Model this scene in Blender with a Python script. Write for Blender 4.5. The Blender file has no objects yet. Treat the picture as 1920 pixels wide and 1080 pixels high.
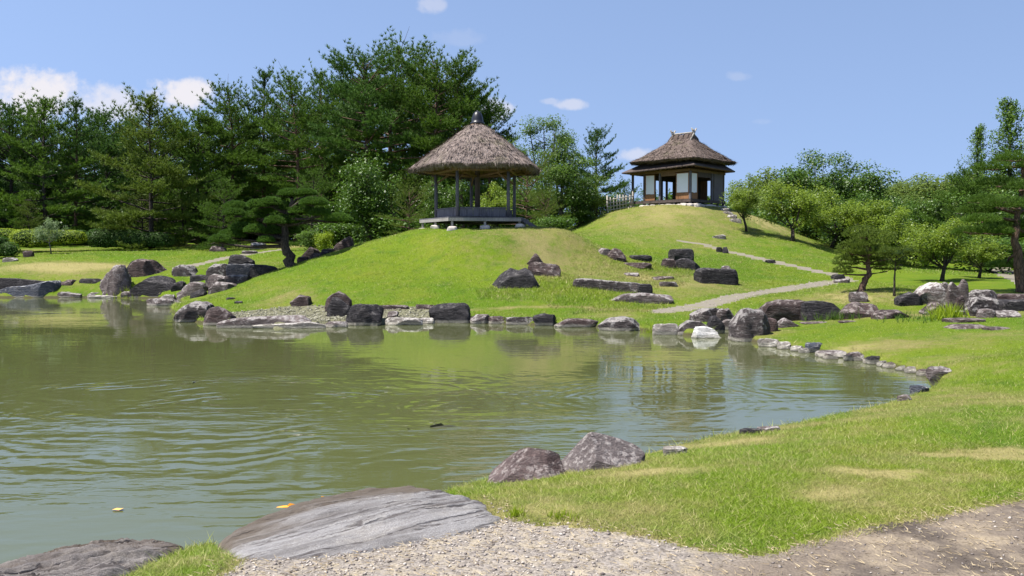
import bpy, math, random
import numpy as np
from mathutils import Vector, noise as mnoise

R = math.radians
scene = bpy.context.scene
COL = scene.collection

# ------------------------------------------------------------------ camera, sky, sun, exposure
F = 1663.0                     # focal length in photo pixels (1920 wide)
HOR = 475.0                    # horizon row in the photo
CAMZ = 2.2                     # eye height above the pond
PITCH = math.atan((540.0 - HOR) / F)
cam_data = bpy.data.cameras.new("camera")
cam = bpy.data.objects.new("camera", cam_data)
COL.objects.link(cam)
cam.location = (0, 0, CAMZ)
cam.rotation_euler = (R(90) - PITCH, 0, 0)
cam_data.sensor_width = 36.0
cam_data.lens = 36.0 * F / 1920.0
cam_data.clip_start = 0.1
cam_data.clip_end = 3000
scene.camera = cam

SUN_DIR = Vector((-0.66, -0.22, 1.42)).normalized()      # from the scene towards the sun
SUN_EL = math.asin(SUN_DIR.z)
sun_data = bpy.data.lights.new("sun", 'SUN')
sun_data.energy = 4.6
sun_data.angle = R(0.5)
sun_data.color = (1.0, 0.955, 0.88)
sun = bpy.data.objects.new("sun", sun_data)
COL.objects.link(sun)
sun.rotation_euler = SUN_DIR.to_track_quat('Z', 'Y').to_euler()

scene.view_settings.view_transform = 'Standard'
scene.view_settings.look = 'None'
scene.view_settings.exposure = 1.2
scene.view_settings.gamma = 1.0
scene.view_settings.use_curve_mapping = False

world = bpy.data.worlds.new("World")
scene.world = world
world.use_nodes = True


def px_dir(px, py):
    """World direction of a photo pixel (for finding where things stand)."""
    vx, vy = (px - 960.0) / F, (540.0 - py) / F
    c, s = math.cos(PITCH), math.sin(PITCH)
    return np.array([vx, c + vy * s, -s + vy * c])


def build_world():
    nt = world.node_tree
    nt.nodes.clear()
    N, L = nt.nodes.new, nt.links.new
    out = N('ShaderNodeOutputWorld')
    bg = N('ShaderNodeBackground')
    bg.inputs['Strength'].default_value = 0.090
    sky = N('ShaderNodeTexSky')
    sky.sky_type = 'NISHITA'
    sky.sun_disc = False
    sky.sun_elevation = SUN_EL
    sky.sun_rotation = math.atan2(SUN_DIR.x, SUN_DIR.y)
    sky.altitude = 0
    sky.air_density = 1.0
    sky.dust_density = 0.25
    sky.ozone_density = 4.0
    tc = N('ShaderNodeTexCoord')
    # flatter, hazier-summer gradient: look up the sky a little higher than the horizon
    mp = N('ShaderNodeMapping'); mp.vector_type = 'POINT'
    mp.inputs['Scale'].default_value = (1, 1, 0.60); mp.inputs['Location'].default_value = (0, 0, 0.27)
    nm = N('ShaderNodeVectorMath'); nm.operation = 'NORMALIZE'
    L(tc.outputs['Generated'], mp.inputs['Vector']); L(mp.outputs[0], nm.inputs[0]); L(nm.outputs[0], sky.inputs['Vector'])
    sep = N('ShaderNodeSeparateXYZ')
    L(tc.outputs['Generated'], sep.inputs[0])

    def mth(op, a, b=None, c=None, clamp=False):
        m = N('ShaderNodeMath'); m.operation = op; m.use_clamp = clamp
        for i, v in enumerate((a, b, c)):
            if v is None: continue
            if isinstance(v, (int, float)): m.inputs[i].default_value = v
            else: L(v, m.inputs[i])
        return m.outputs[0]
    ys = mth('MAXIMUM', sep.outputs[1], 0.02)
    u = mth('DIVIDE', sep.outputs[0], ys)
    v = mth('DIVIDE', sep.outputs[2], ys)
    comb = N('ShaderNodeCombineXYZ')
    L(u, comb.inputs[0]); L(v, comb.inputs[1])
    n1 = N('ShaderNodeTexNoise'); n1.inputs['Scale'].default_value = 24; n1.inputs['Detail'].default_value = 9; n1.inputs['Roughness'].default_value = 0.62
    L(comb.outputs[0], n1.inputs['Vector'])
    n2 = N('ShaderNodeTexNoise'); n2.inputs['Scale'].default_value = 75; n2.inputs['Detail'].default_value = 6
    L(comb.outputs[0], n2.inputs['Vector'])
    nz = mth('ADD', mth('MULTIPLY', mth('SUBTRACT', n1.outputs['Fac'], 0.5), 3.6), mth('MULTIPLY', mth('SUBTRACT', n2.outputs['Fac'], 0.5), 1.4))
    total = None
    # px, py, half width, half height, density
    clouds = [(45, 178, 135, 60, 0.95), (328, 176, 84, 36, 0.95), (190, 190, 120, 40, 0.7), (1070, 196, 38, 13, 0.5), (810, 10, 32, 18, 0.35),
              (930, 205, 40, 26, 0.6), (1385, 142, 26, 12, 0.16), (1200, 290, 50, 16, 0.5), (1430, 228, 26, 8, 0.10), (1030, 190, 26, 7, 0.3), (860, 70, 60, 20, 0.1)]
    for (cx, cy, rx, ry, dn) in clouds:
        d = px_dir(cx, cy)
        eu = mth('DIVIDE', mth('SUBTRACT', u, float(d[0] / d[1])), rx / F)
        ev = mth('DIVIDE', mth('SUBTRACT', v, float(d[2] / d[1])), ry / F)
        e = mth('SUBTRACT', 1.0, mth('ADD', mth('MULTIPLY', eu, eu), mth('MULTIPLY', ev, ev)))
        e = mth('ADD', e, mth('MULTIPLY', nz, 0.75))
        mr = N('ShaderNodeMapRange'); mr.interpolation_type = 'SMOOTHSTEP'
        mr.inputs['From Min'].default_value = 0.05; mr.inputs['From Max'].default_value = 1.0
        mr.inputs['To Max'].default_value = dn
        L(e, mr.inputs['Value'])
        total = mr.outputs[0] if total is None else mth('MAXIMUM', total, mr.outputs[0])
    total = mth('MULTIPLY', total, mth('GREATER_THAN', sep.outputs[1], 0.05))
    mix = N('ShaderNodeMix'); mix.data_type = 'RGBA'
    L(total, mix.inputs['Factor'])
    tint = N('ShaderNodeMix'); tint.data_type = 'RGBA'; tint.blend_type = 'MULTIPLY'
    tint.inputs['Factor'].default_value = 1.0
    L(sky.outputs[0], tint.inputs['A'])
    tint.inputs['B'].default_value = (1.27, 1.08, 1.0, 1)
    L(tint.outputs['Result'], mix.inputs['A'])
    mix.inputs['B'].default_value = (4.4, 4.25, 4.45, 1)
    L(mix.outputs['Result'], bg.inputs['Color'])
    L(bg.outputs[0], out.inputs['Surface'])


build_world()
rng = np.random.default_rng(7)

# ------------------------------------------------------------------ helpers: meshes and properties


def tag(o, label=None, cat=None, group=None, kind=None):
    if label: o['label'] = label
    if cat: o['category'] = cat
    if group: o['group'] = group
    if kind: o['kind'] = kind
    return o


def empty(name, loc, rz=0.0):
    o = bpy.data.objects.new(name, None)
    o.empty_display_size = 0.3
    o.location = loc
    o.rotation_euler = (0, 0, rz)
    COL.objects.link(o)
    return o


def np_mesh(name, verts, faces, mat=None, attrs=None, smooth=False):
    verts = np.asarray(verts, dtype=np.float32)
    me = bpy.data.meshes.new(name)
    if isinstance(faces, np.ndarray):
        k = faces.shape[1]
        me.vertices.add(len(verts)); me.vertices.foreach_set('co', verts.ravel())
        me.loops.add(faces.size); me.loops.foreach_set('vertex_index', faces.astype(np.int32).ravel())
        me.polygons.add(len(faces))
        me.polygons.foreach_set('loop_start', np.arange(0, faces.size, k, dtype=np.int32))
        if smooth:
            me.polygons.foreach_set('use_smooth', np.ones(len(faces), dtype=bool))
        me.update(calc_edges=True)
    else:
        me.from_pydata([tuple(v) for v in verts], [], faces)
        if smooth:
            me.polygons.foreach_set('use_smooth', np.ones(len(me.polygons), dtype=bool))
    for k, a in (attrs or {}).items():
        at = me.attributes.new(k, 'FLOAT', 'POINT')
        at.data.foreach_set('value', np.asarray(a, dtype=np.float32))
    if mat: me.materials.append(mat)
    return me


def link(name, me, parent=None, loc=None):
    o = bpy.data.objects.new(name, me)
    COL.objects.link(o)
    if parent is not None: o.parent = parent
    if loc is not None: o.location = loc
    return o


class MB:
    def __init__(self):
        self.v, self.f = [], []

    def add(self, vs, fs):
        b = len(self.v)
        self.v += [tuple(map(float, v)) for v in vs]
        self.f += [tuple(i + b for i in f) for f in fs]

    def box(self, x0, y0, z0, x1, y1, z1):
        self.add([(x0, y0, z0), (x1, y0, z0), (x1, y1, z0), (x0, y1, z0), (x0, y0, z1), (x1, y0, z1), (x1, y1, z1), (x0, y1, z1)],
                 [(3, 2, 1, 0), (4, 5, 6, 7), (0, 1, 5, 4), (1, 2, 6, 5), (2, 3, 7, 6), (3, 0, 4, 7)])

    def beam(self, p, q, w, h):
        """Rectangular bar from p to q, w across (level), h high."""
        p, q = Vector(p), Vector(q)
        d = (q - p).normalized()
        up = Vector((0, 0, 1))
        if abs(d.z) > 0.95: up = Vector((0, 1, 0))
        s = d.cross(up).normalized(); t = s.cross(d).normalized()
        vs = []
        for c in (p, q):
            for a, b in ((-1, -1), (1, -1), (1, 1), (-1, 1)):
                vs.append(c + s * (a * w / 2) + t * (b * h / 2))
        self.add(vs, [(0, 1, 2, 3), (7, 6, 5, 4), (0, 4, 5, 1), (1, 5, 6, 2), (2, 6, 7, 3), (3, 7, 4, 0)])

    def tube(self, pts, rad, n=7, cap=True):
        pts = [Vector(p) for p in pts]
        base = len(self.v)
        for i, p in enumerate(pts):
            d = (pts[min(i + 1, len(pts) - 1)] - pts[max(i - 1, 0)])
            d = d.normalized() if d.length > 1e-9 else Vector((0, 0, 1))
            up = Vector((1, 0, 0)) if abs(d.x) < 0.9 else Vector((0, 1, 0))
            s = d.cross(up).normalized(); t = d.cross(s).normalized()
            r = rad[i] if hasattr(rad, '__len__') else rad
            for k in range(n):
                a = 2 * math.pi * k / n
                self.v.append(tuple(p + s * (math.cos(a) * r) + t * (math.sin(a) * r)))
        for i in range(len(pts) - 1):
            for k in range(n):
                a, b = base + i * n + k, base + i * n + (k + 1) % n
                self.f.append((a, a + n, b + n, b))
        if cap:
            self.f.append(tuple(base + k for k in range(n)))
            e = base + (len(pts) - 1) * n
            self.f.append(tuple(e + k for k in reversed(range(n))))

    def lathe(self, prof, n=20):
        base = len(self.v)
        for r, z in prof:
            for k in range(n):
                a = 2 * math.pi * k / n
                self.v.append((r * math.cos(a), r * math.sin(a), z))
        for i in range(len(prof) - 1):
            for k in range(n):
                a, b = base + i * n + k, base + i * n + (k + 1) % n
                self.f.append((a, b, b + n, a + n))
        self.f.append(tuple(base + (len(prof) - 1) * n + k for k in range(n)))
        self.f.append(tuple(base + k for k in reversed(range(n))))

    def prism(self, poly, z0, z1):
        n = len(poly)
        vs = [(x, y, z0) for x, y in poly] + [(x, y, z1) for x, y in poly]
        self.add(vs, [tuple(reversed(range(n))), tuple(range(n, 2 * n))] + [(i, (i + 1) % n, n + (i + 1) % n, n + i) for i in range(n)])

    def build(self, name, mat, parent=None, smooth=False, loc=None):
        me = np_mesh(name, self.v, self.f, mat, smooth=smooth)
        return link(name, me, parent, loc)


# ------------------------------------------------------------------ numpy noise, polygons, rays


def _hash(ix, iy, s):
    h = (ix.astype(np.int64) * 374761393 + iy.astype(np.int64) * 668265263 + s * 1442695041) & 0x7fffffff
    h = ((h ^ (h >> 13)) * 1274126177) & 0x7fffffff
    return ((h ^ (h >> 16)) & 0xffff) / 65535.0


def vnoise(x, y, s=0):
    ix, iy = np.floor(x), np.floor(y)
    fx, fy = x - ix, y - iy
    fx, fy = fx * fx * (3 - 2 * fx), fy * fy * (3 - 2 * fy)
    a, b = _hash(ix, iy, s), _hash(ix + 1, iy, s)
    c, d = _hash(ix, iy + 1, s), _hash(ix + 1, iy + 1, s)
    return (a * (1 - fx) + b * fx) * (1 - fy) + (c * (1 - fx) + d * fx) * fy


def fbm(x, y, s=0, o=4):
    t, a, n = 0, 0.5, 0
    for i in range(o):
        t = t + a * vnoise(x * 2 ** i + 17.3 * i, y * 2 ** i - 9.1 * i, s + i); n += a; a *= 0.5
    return t / n


def sstep(a, b, x):
    t = np.clip((x - a) / (b - a), 0, 1)
    return t * t * (3 - 2 * t)


def poly_sdf(P, x, y):
    """Signed distance (positive inside) of points to polygon P."""
    P = np.asarray(P, float)
    d2 = np.full(x.shape, 1e18); inside = np.zeros(x.shape, bool)
    for i in range(len(P)):
        (ax, ay), (bx, by) = P[i], P[(i + 1) % len(P)]
        ex, ey = bx - ax, by - ay
        t = np.clip(((x - ax) * ex + (y - ay) * ey) / (ex * ex + ey * ey + 1e-12), 0, 1)
        d2 = np.minimum(d2, (x - ax - t * ex) ** 2 + (y - ay - t * ey) ** 2)
        if ay != by:
            c = ((ay > y) != (by > y)) & (x < (bx - ax) * (y - ay) / (by - ay) + ax)
            inside ^= c
    d = np.sqrt(d2)
    return np.where(inside, d, -d)


def line_dist(P, x, y):
    P = np.asarray(P, float)
    d2 = np.full(x.shape, 1e18)
    for i in range(len(P) - 1):
        (ax, ay), (bx, by) = P[i], P[i + 1]
        ex, ey = bx - ax, by - ay
        t = np.clip(((x - ax) * ex + (y - ay) * ey) / (ex * ex + ey * ey + 1e-12), 0, 1)
        d2 = np.minimum(d2, (x - ax - t * ex) ** 2 + (y - ay - t * ey) ** 2)
    return np.sqrt(d2)


def on_z(px, py, z):
    d = px_dir(px, py)
    t = (z - CAMZ) / d[2]
    return (float(d[0] * t), float(d[1] * t))


def at_depth(px, py, D):
    d = px_dir(px, py)
    return np.array([d[0] / d[1] * D, D, CAMZ + d[2] / d[1] * D])


# ------------------------------------------------------------------ the lie of the land
far_edge = [(-260, 553), (-60, 557), (0, 558), (108, 558), (170, 558), (230, 559), (300, 559), (330, 562), (345, 571), (318, 579), (330, 594), (345, 602), (420, 612),
            (520, 616), (600, 613), (650, 610), (720, 608), (800, 605), (880, 605), (950, 608), (1040, 611), (1120, 614), (1200, 620), (1270, 628),
            (1335, 632), (1352, 622), (1362, 610), (1372, 612), (1378, 636), (1430, 645), (1480, 655), (1530, 661), (1600, 673), (1680, 692), (1738, 706)]
near_edge = [(1757, 714), (1738, 730), (1692, 748), (1600, 772), (1500, 793), (1420, 808), (1330, 821), (1240, 843), (1180, 862), (1100, 876), (1030, 888), (930, 894),
             (890, 905), (850, 918), (780, 925), (700, 930), (620, 945), (540, 965), (480, 990), (425, 1012), (360, 1030), (290, 1022), (220, 1030), (100, 1050), (0, 1075), (-150, 1110)]
POND = [on_z(x, y, 0.0) for x, y in far_edge] + [on_z(x, y, 0.13) for x, y in near_edge]
POND += [(-7.5, 4.6), (-14, 3.6), (-30, 6), (-48, 22), (-50, 40), (-44, 46)]

ctrl = []
for x, y in POND: ctrl.append((x, y, 0.16))
# (px, py, depth) read off the photograph
land = [(0, 518, 46), (60, 516, 46.5), (150, 512, 46.5), (0, 482, 56), (97, 476, 56), (200, 470, 60), (300, 465, 62), (250, 495, 50), (420, 462, 63), (490, 455, 66), (560, 457, 64), (380, 505, 47),
        (330, 522, 45), (275, 518, 45.5), (480, 478, 54), (500, 500, 46), (450, 520, 43),
        (400, 556, 37.5), (470, 533, 38), (545, 505, 38.5), (600, 488, 39), (640, 474, 39.5), (710, 452, 40), (790, 430.5, 40.2),
        (640, 577, 31), (560, 575, 31.5), (440, 577, 32.5), (700, 578, 30.6), (800, 577, 30.4), (640, 545, 33.3), (560, 545, 34), (480, 560, 34),
        (700, 500, 36.4), (700, 540, 33.2), (800, 540, 33), (800, 490, 36.6), (850, 450, 37.4), (930, 455, 37.0), (760, 460, 38.5), (890, 434.5, 38.3), (850, 434, 38.4), (950, 436, 38.3), (830, 431.5, 39.5), (990, 436, 38.6), (990, 480, 36.8), (900, 500, 35.6),
        (960, 535, 33), (960, 570, 30.6), (1060, 440, 38.8), (1060, 480, 38), (1060, 520, 34.4), (1060, 570, 30.4), (1040, 595, 28.6), (1180, 590, 28.4), (900, 590, 28.9),
        (1100, 465, 43), (1170, 482, 42), (1170, 520, 36.6), (1180, 560, 31.6), (1200, 440, 50.5), (1300, 453, 50), (1270, 500, 40), (1340, 528, 36), (1270, 545, 33.4),
        (1290, 578, 30), (1330, 590, 28), (1420, 547, 34.5), (1500, 537, 37), (1580, 524, 40), (1440, 485, 45.5), (1560, 515, 41.5), (1360, 465, 49),
        (1270, 430, 53), (1270, 402, 56.5), (1200, 392, 58.6), (1135, 402, 60), (1068, 437, 59), (1280, 385, 59.2), (1390, 402, 60), (1350, 388, 61), (1440, 418, 60), (1482, 440, 58),
        (1130, 437, 53), (1395, 437, 54), (1500, 458, 53), (1570, 482, 51), (1650, 508, 43), (1900, 520, 43), (1765, 527, 37.5), (1600, 560, 29), (1620, 543, 30.4), (1500, 580, 27.5), (1450, 603, 25), (1560, 600, 24.5),
        (1700, 595, 24), (1770, 575, 26.5), (1900, 570, 27), (1800, 615, 20.5), (1900, 640, 17.5), (1600, 640, 19.8), (1480, 630, 21.5), (1900, 720, 12.6), (1800, 680, 14.7),
        (1900, 850, 7.75), (1500, 850, 7.7), (1750, 780, 9.6), (1300, 870, 7.25), (1900, 950, 5.95), (1400, 960, 5.85), (1000, 960, 5.95), (1000, 1080, 4.75), (600, 1070, 4.85), (1700, 1080, 4.72), (350, 1075, 4.85)]
for px, py, D in land:
    p = at_depth(px, py, D); ctrl.append(tuple(p))
for (px, D, z) in [(640, 46, 2.0), (760, 48, 2.5), (880, 49, 2.9), (1000, 50, 3.0), (890, 41.5, 3.10), (890, 44, 3.05), (960, 42, 2.95), (1030, 42, 2.85), (1270, 63, 5.5), (1330, 65, 5.45), (1200, 64, 5.2), (1290, 60.5, 5.5), (1290, 76, 3.6), (1420, 72, 3.4),
                   (0, 75, 2.8), (300, 75, 3.0), (600, 75, 3.2), (900, 75, 3.2), (1100, 75, 3.0), (1600, 75, 2.0), (1900, 75, 1.8), (1700, 60, 1.7), (1900, 58, 1.4)]:
    ctrl.append(((px - 960) / F * D, D, z))
for a in range(0, 360, 20):
    for r_, z_ in ((110, 3.0), (260, 3.5), (900, 4.0)):
        ctrl.append((r_ * math.sin(R(a)), r_ * math.cos(R(a)), z_))
for x, y, z in [(0, 2, 0.42), (0, -4, 0.5), (6, 0, 0.5), (-5, 2.5, 0.4), (-6, -4, 0.5), (12, 6, 0.6), (18, 14, 0.8), (25, 25, 1.0), (14, -10, 0.7), (-14, -8, 0.6), (0, -20, 0.7), (-40, -5, 0.8), (-60, 30, 1.2), (-58, 55, 2.0), (-40, 58, 2.2)]:
    ctrl.append((x, y, z))
C = np.array(ctrl)
_sc = 20.0
_cx, _cy = C[:, 0] / _sc, C[:, 1] / _sc


def _tps(r2):
    return 0.5 * r2 * np.log(r2 + 1e-9)


_n = len(C)
_K = _tps((_cx[:, None] - _cx[None]) ** 2 + (_cy[:, None] - _cy[None]) ** 2) + np.eye(_n) * 1e-4
_P = np.stack([np.ones(_n), _cx, _cy], 1)
_A = np.block([[_K, _P], [_P.T, np.zeros((3, 3))]])
_w = np.linalg.solve(_A, np.concatenate([C[:, 2], np.zeros(3)]))


SLAB_PX = [(402, 1010), (440, 985), (500, 960), (560, 938), (620, 920), (690, 908), (760, 903), (820, 908), (850, 922), (890, 930), (920, 948), (950, 972), (925, 988), (880, 1000), (800, 1013), (700, 1030), (600, 1045), (520, 1057), (455, 1060), (430, 1045)]
LEDGE_PX = [(-160, 1110), (-60, 1075), (0, 1052), (70, 1032), (150, 1018), (225, 1003), (290, 1001), (340, 1012), (350, 1022), (310, 1040), (260, 1062), (215, 1090), (120, 1130), (-100, 1180)]
SLAB_W, LEDGE_W = [], []


def height(x, y, pond=True):
    x = np.atleast_1d(np.asarray(x, float)); y = np.atleast_1d(np.asarray(y, float))
    sh = x.shape; xf, yf = x.ravel(), y.ravel()
    z = np.empty(len(xf))
    for i in range(0, len(xf), 20000):
        a, b = xf[i:i + 20000] / _sc, yf[i:i + 20000] / _sc
        z[i:i + 20000] = _tps((a[:, None] - _cx[None]) ** 2 + (b[:, None] - _cy[None]) ** 2) @ _w[:_n] + _w[_n] + _w[_n + 1] * a + _w[_n + 2] * b
    rr = np.hypot(xf, yf)
    z = np.where(rr > 120, 3.2 + (z - 3.2) * np.exp(-(rr - 120) / 60.0), z)
    z = z + (0.10 * (fbm(xf * 0.5, yf * 0.5, 3) - 0.5) + 0.05 * (fbm(xf * 1.3, yf * 1.3, 4) - 0.5)) * sstep(8, 25, yf) + 0.02 * (fbm(xf * 1.7, yf * 1.7, 5) - 0.5)
    if pond:
        s = poly_sdf(POND, xf, yf) + 0.10 * (fbm(xf * 2.3, yf * 2.3, 8) - 0.5)
        land_z = np.maximum(z, 0.10)
        bed = -0.12 - 0.9 * sstep(0.05, 1.6, s)
        k = sstep(-0.10, 0.06, s)
        z = land_z * (1 - k) + bed * k
    nr_ = (yf < 8.5) & (yf > 3) & (np.abs(xf) < 6)
    if pond and nr_.any():
        for P_ in (SLAB_W, LEDGE_W):
            if not P_: continue
            z[nr_] -= 0.22 * sstep(-0.03, 0.06, poly_sdf(P_, xf[nr_], yf[nr_]))
    return z.reshape(sh)


def bank_z(x, y):
    """Gentle rise of the near bank away from the water."""
    return 0.11 + 0.27 * np.clip((-poly_sdf(POND, x, y) + 0.05) / 1.55, 0, 1)


def _on_land(px, py, up):
    z = 0.25
    for _ in range(5):
        x, y = on_z(px, py, z)
        z = float(bank_z(np.array([x]), np.array([y]))[0]) + up
    return (x, y)


_s, _l = [_on_land(x, y, 0.035) for x, y in SLAB_PX], [_on_land(x, y, 0.05) for x, y in LEDGE_PX]
SLAB_W += _s
LEDGE_W += _l


def hgt(x, y):
    return float(height(np.array([x]), np.array([y]))[0])


_ts = np.concatenate([np.arange(3.5, 14, 0.06), np.arange(14, 90, 0.12)])


def hit(px, py, zmin=0.0):
    """Where the sight line of a photo pixel meets the ground or the water."""
    d = px_dir(px, py); d = d / d[1]
    zz = np.maximum(height(d[0] * _ts, _ts), zmin)
    g = CAMZ + d[2] * _ts - zz
    i = np.argmax(g < 0)
    if g[i] >= 0: i = len(_ts) - 1
    t = _ts[i]
    if i > 0 and g[i - 1] > 0 > g[i]:
        t = _ts[i - 1] + (_ts[i] - _ts[i - 1]) * g[i - 1] / (g[i - 1] - g[i])
    return np.array([d[0] * t, t, max(hgt(d[0] * t, t), zmin)])


def hxy(px, py):
    p = hit(px, py); return (float(p[0]), float(p[1]))
# ------------------------------------------------------------------ materials


class NT:
    def __init__(self, name):
        self.m = bpy.data.materials.new(name)
        self.m.use_nodes = True
        self.t = self.m.node_tree
        self.t.nodes.clear()
        self.out = self.n('ShaderNodeOutputMaterial')

    def n(self, t): return self.t.nodes.new(t)

    def put(self, sock, v):
        if isinstance(v, bpy.types.NodeSocket): self.t.links.new(v, sock)
        elif isinstance(v, (tuple, list)):
            sock.default_value = (*v, 1.0) if len(v) == 3 and sock.type == 'RGBA' else v
        else: sock.default_value = v

    def math(self, op, a, b=0.0, c=None, clamp=False):
        m = self.n('ShaderNodeMath'); m.operation = op; m.use_clamp = clamp
        self.put(m.inputs[0], a); self.put(m.inputs[1], b)
        if c is not None: self.put(m.inputs[2], c)
        return m.outputs[0]

    def pos(self):
        return self.n('ShaderNodeNewGeometry').outputs['Position']

    def obj(self):
        return self.n('ShaderNodeTexCoord').outputs['Object']

    def mapping(self, v, scale=(1, 1, 1), rot=(0, 0, 0), loc=(0, 0, 0)):
        m = self.n('ShaderNodeMapping')
        self.put(m.inputs['Vector'], v)
        m.inputs['Scale'].default_value = scale; m.inputs['Rotation'].default_value = rot; m.inputs['Location'].default_value = loc
        return m.outputs[0]

    def noise(self, v, scale, detail=4, rough=0.55, dist=0.0):
        m = self.n('ShaderNodeTexNoise')
        self.put(m.inputs['Vector'], v)
        m.inputs['Scale'].default_value = scale; m.inputs['Detail'].default_value = detail
        m.inputs['Roughness'].default_value = rough; m.inputs['Distortion'].default_value = dist
        return m.outputs['Fac']

    def voro(self, v, scale, feature='F1', out='Distance'):
        m = self.n('ShaderNodeTexVoronoi'); m.feature = feature
        self.put(m.inputs['Vector'], v); m.inputs['Scale'].default_value = scale
        return m.outputs[out]

    def ramp(self, v, a, b, lo=0.0, hi=1.0):
        m = self.n('ShaderNodeMapRange'); m.interpolation_type = 'SMOOTHSTEP'
        self.put(m.inputs['Value'], v)
        m.inputs['From Min'].default_value = a; m.inputs['From Max'].default_value = b
        m.inputs['To Min'].default_value = lo; m.inputs['To Max'].default_value = hi
        return m.outputs[0]

    def mix(self, f, a, b, mode='MIX'):
        m = self.n('ShaderNodeMix'); m.data_type = 'RGBA'; m.blend_type = mode
        self.put(m.inputs['Factor'], f); self.put(m.inputs['A'], a); self.put(m.inputs['B'], b)
        return m.outputs['Result']

    def attr(self, name, kind='GEOMETRY'):
        m = self.n('ShaderNodeAttribute'); m.attribute_name = name; m.attribute_type = kind
        return m.outputs['Fac']

    def orand(self):
        return self.n('ShaderNodeObjectInfo').outputs['Random']

    def bump(self, h, strength, dist=0.05, normal=None):
        m = self.n('ShaderNodeBump')
        m.inputs['Strength'].default_value = strength; m.inputs['Distance'].default_value = dist
        self.put(m.inputs['Height'], h)
        if normal is not None: self.put(m.inputs['Normal'], normal)
        return m.outputs[0]

    def bsdf(self, color, rough=0.8, normal=None, spec=0.3, metallic=0.0):
        b = self.n('ShaderNodeBsdfPrincipled')
        self.put(b.inputs['Base Color'], color); self.put(b.inputs['Roughness'], rough)
        b.inputs['Specular IOR Level'].default_value = spec
        b.inputs['Metallic'].default_value = metallic
        if normal is not None: self.put(b.inputs['Normal'], normal)
        self.t.links.new(b.outputs[0], self.out.inputs['Surface'])
        return b

    def leaf(self, color, trans=0.3, tcol=None, rough=0.6, spec=0.25):
        b = self.n('ShaderNodeBsdfPrincipled')
        self.put(b.inputs['Base Color'], color); self.put(b.inputs['Roughness'], rough)
        b.inputs['Specular IOR Level'].default_value = spec
        tr = self.n('ShaderNodeBsdfTranslucent')
        self.put(tr.inputs['Color'], tcol if tcol is not None else color)
        mx = self.n('ShaderNodeMixShader'); mx.inputs[0].default_value = trans
        self.t.links.new(b.outputs[0], mx.inputs[1]); self.t.links.new(tr.outputs[0], mx.inputs[2])
        self.t.links.new(mx.outputs[0], self.out.inputs['Surface'])


GREEN1 = (0.120, 0.212, 0.008)
GREEN2 = (0.180, 0.250, 0.014)
GREEN3 = (0.082, 0.168, 0.012)
DRY = (0.320, 0.262, 0.120)


def lawn_color(nt, dry, fine):
    p = nt.pos()
    big = nt.noise(p, 0.18, 5, 0.6)
    mid = nt.noise(p, 1.3, 4, 0.6)
    c = nt.mix(nt.ramp(big, 0.38, 0.66), GREEN1, GREEN2)
    c = nt.mix(nt.ramp(mid, 0.50, 0.72, 0, 0.75), c, GREEN3)
    c = nt.mix(nt.ramp(nt.noise(p, 0.42, 6, 0.7), 0.50, 0.68, 0, 0.55), c, (0.245, 0.262, 0.032))
    c = nt.mix(nt.ramp(nt.noise(nt.mapping(p, (1, 1, 1), (0, 0, 0.5)), 4.5, 4, 0.7), 0.55, 0.75, 0, 0.5), c, (0.070, 0.125, 0.018))
    d = nt.math('ADD', dry, nt.math('MULTIPLY', nt.math('SUBTRACT', nt.noise(p, 3.2, 7, 0.72), 0.5), 1.5))
    d = nt.math('ADD', d, nt.math('MULTIPLY', nt.math('SUBTRACT', nt.noise(p, 0.9, 5, 0.65), 0.5), 0.9))
    c = nt.mix(nt.ramp(d, 0.15, 0.98, 0.0, 0.88), c, DRY)
    return c


def mat_lawn():
    nt = NT('lawn')
    p = nt.pos()
    c = lawn_color(nt, nt.attr('dry'), None)
    c = nt.mix(nt.ramp(nt.attr('dry'), 0.62, 1.0, 1.0, 0.35), c, (0.60, 0.62, 0.55), 'MULTIPLY')  # turf self-shadow painted into the ground colour, weaker on dry patches
    f1 = nt.noise(p, 22, 3, 0.7)
    f2 = nt.noise(nt.mapping(p, (1, 1, 0.3)), 70, 2, 0.6)
    f = nt.math('ADD', nt.math('MULTIPLY', f1, 0.6), nt.math('MULTIPLY', f2, 0.5))
    c = nt.mix(nt.ramp(f, 0.35, 0.62, 0.0, 1.0), nt.mix(0.45, c, (0.05, 0.08, 0.01)), c)
    sz = nt.n('ShaderNodeSeparateXYZ'); nt.put(sz.inputs[0], p)
    c = nt.mix(nt.ramp(nt.math('ADD', sz.outputs[2], nt.math('MULTIPLY', nt.noise(p, 6, 4), 0.06)), 0.07, 0.14, 0.9, 0.0), c, (0.055, 0.045, 0.028))
    nt.bsdf(c, 0.9, nt.bump(f, 0.8, 0.06), 0.1)
    return nt.m


def mat_grass():
    nt = NT('grass_blades')
    c = lawn_color(nt, nt.attr('dry'), None)
    c = nt.mix(nt.ramp(nt.attr('tone'), 0.0, 1.0, 0.0, 0.55), c, (0.27, 0.345, 0.045))
    c = nt.mix(nt.ramp(nt.attr('tone'), 0.70, 1.0, 0.0, 0.85), c, (0.46, 0.385, 0.20))
    nt.leaf(c, 0.35, rough=0.55, spec=0.25)
    return nt.m


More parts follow.
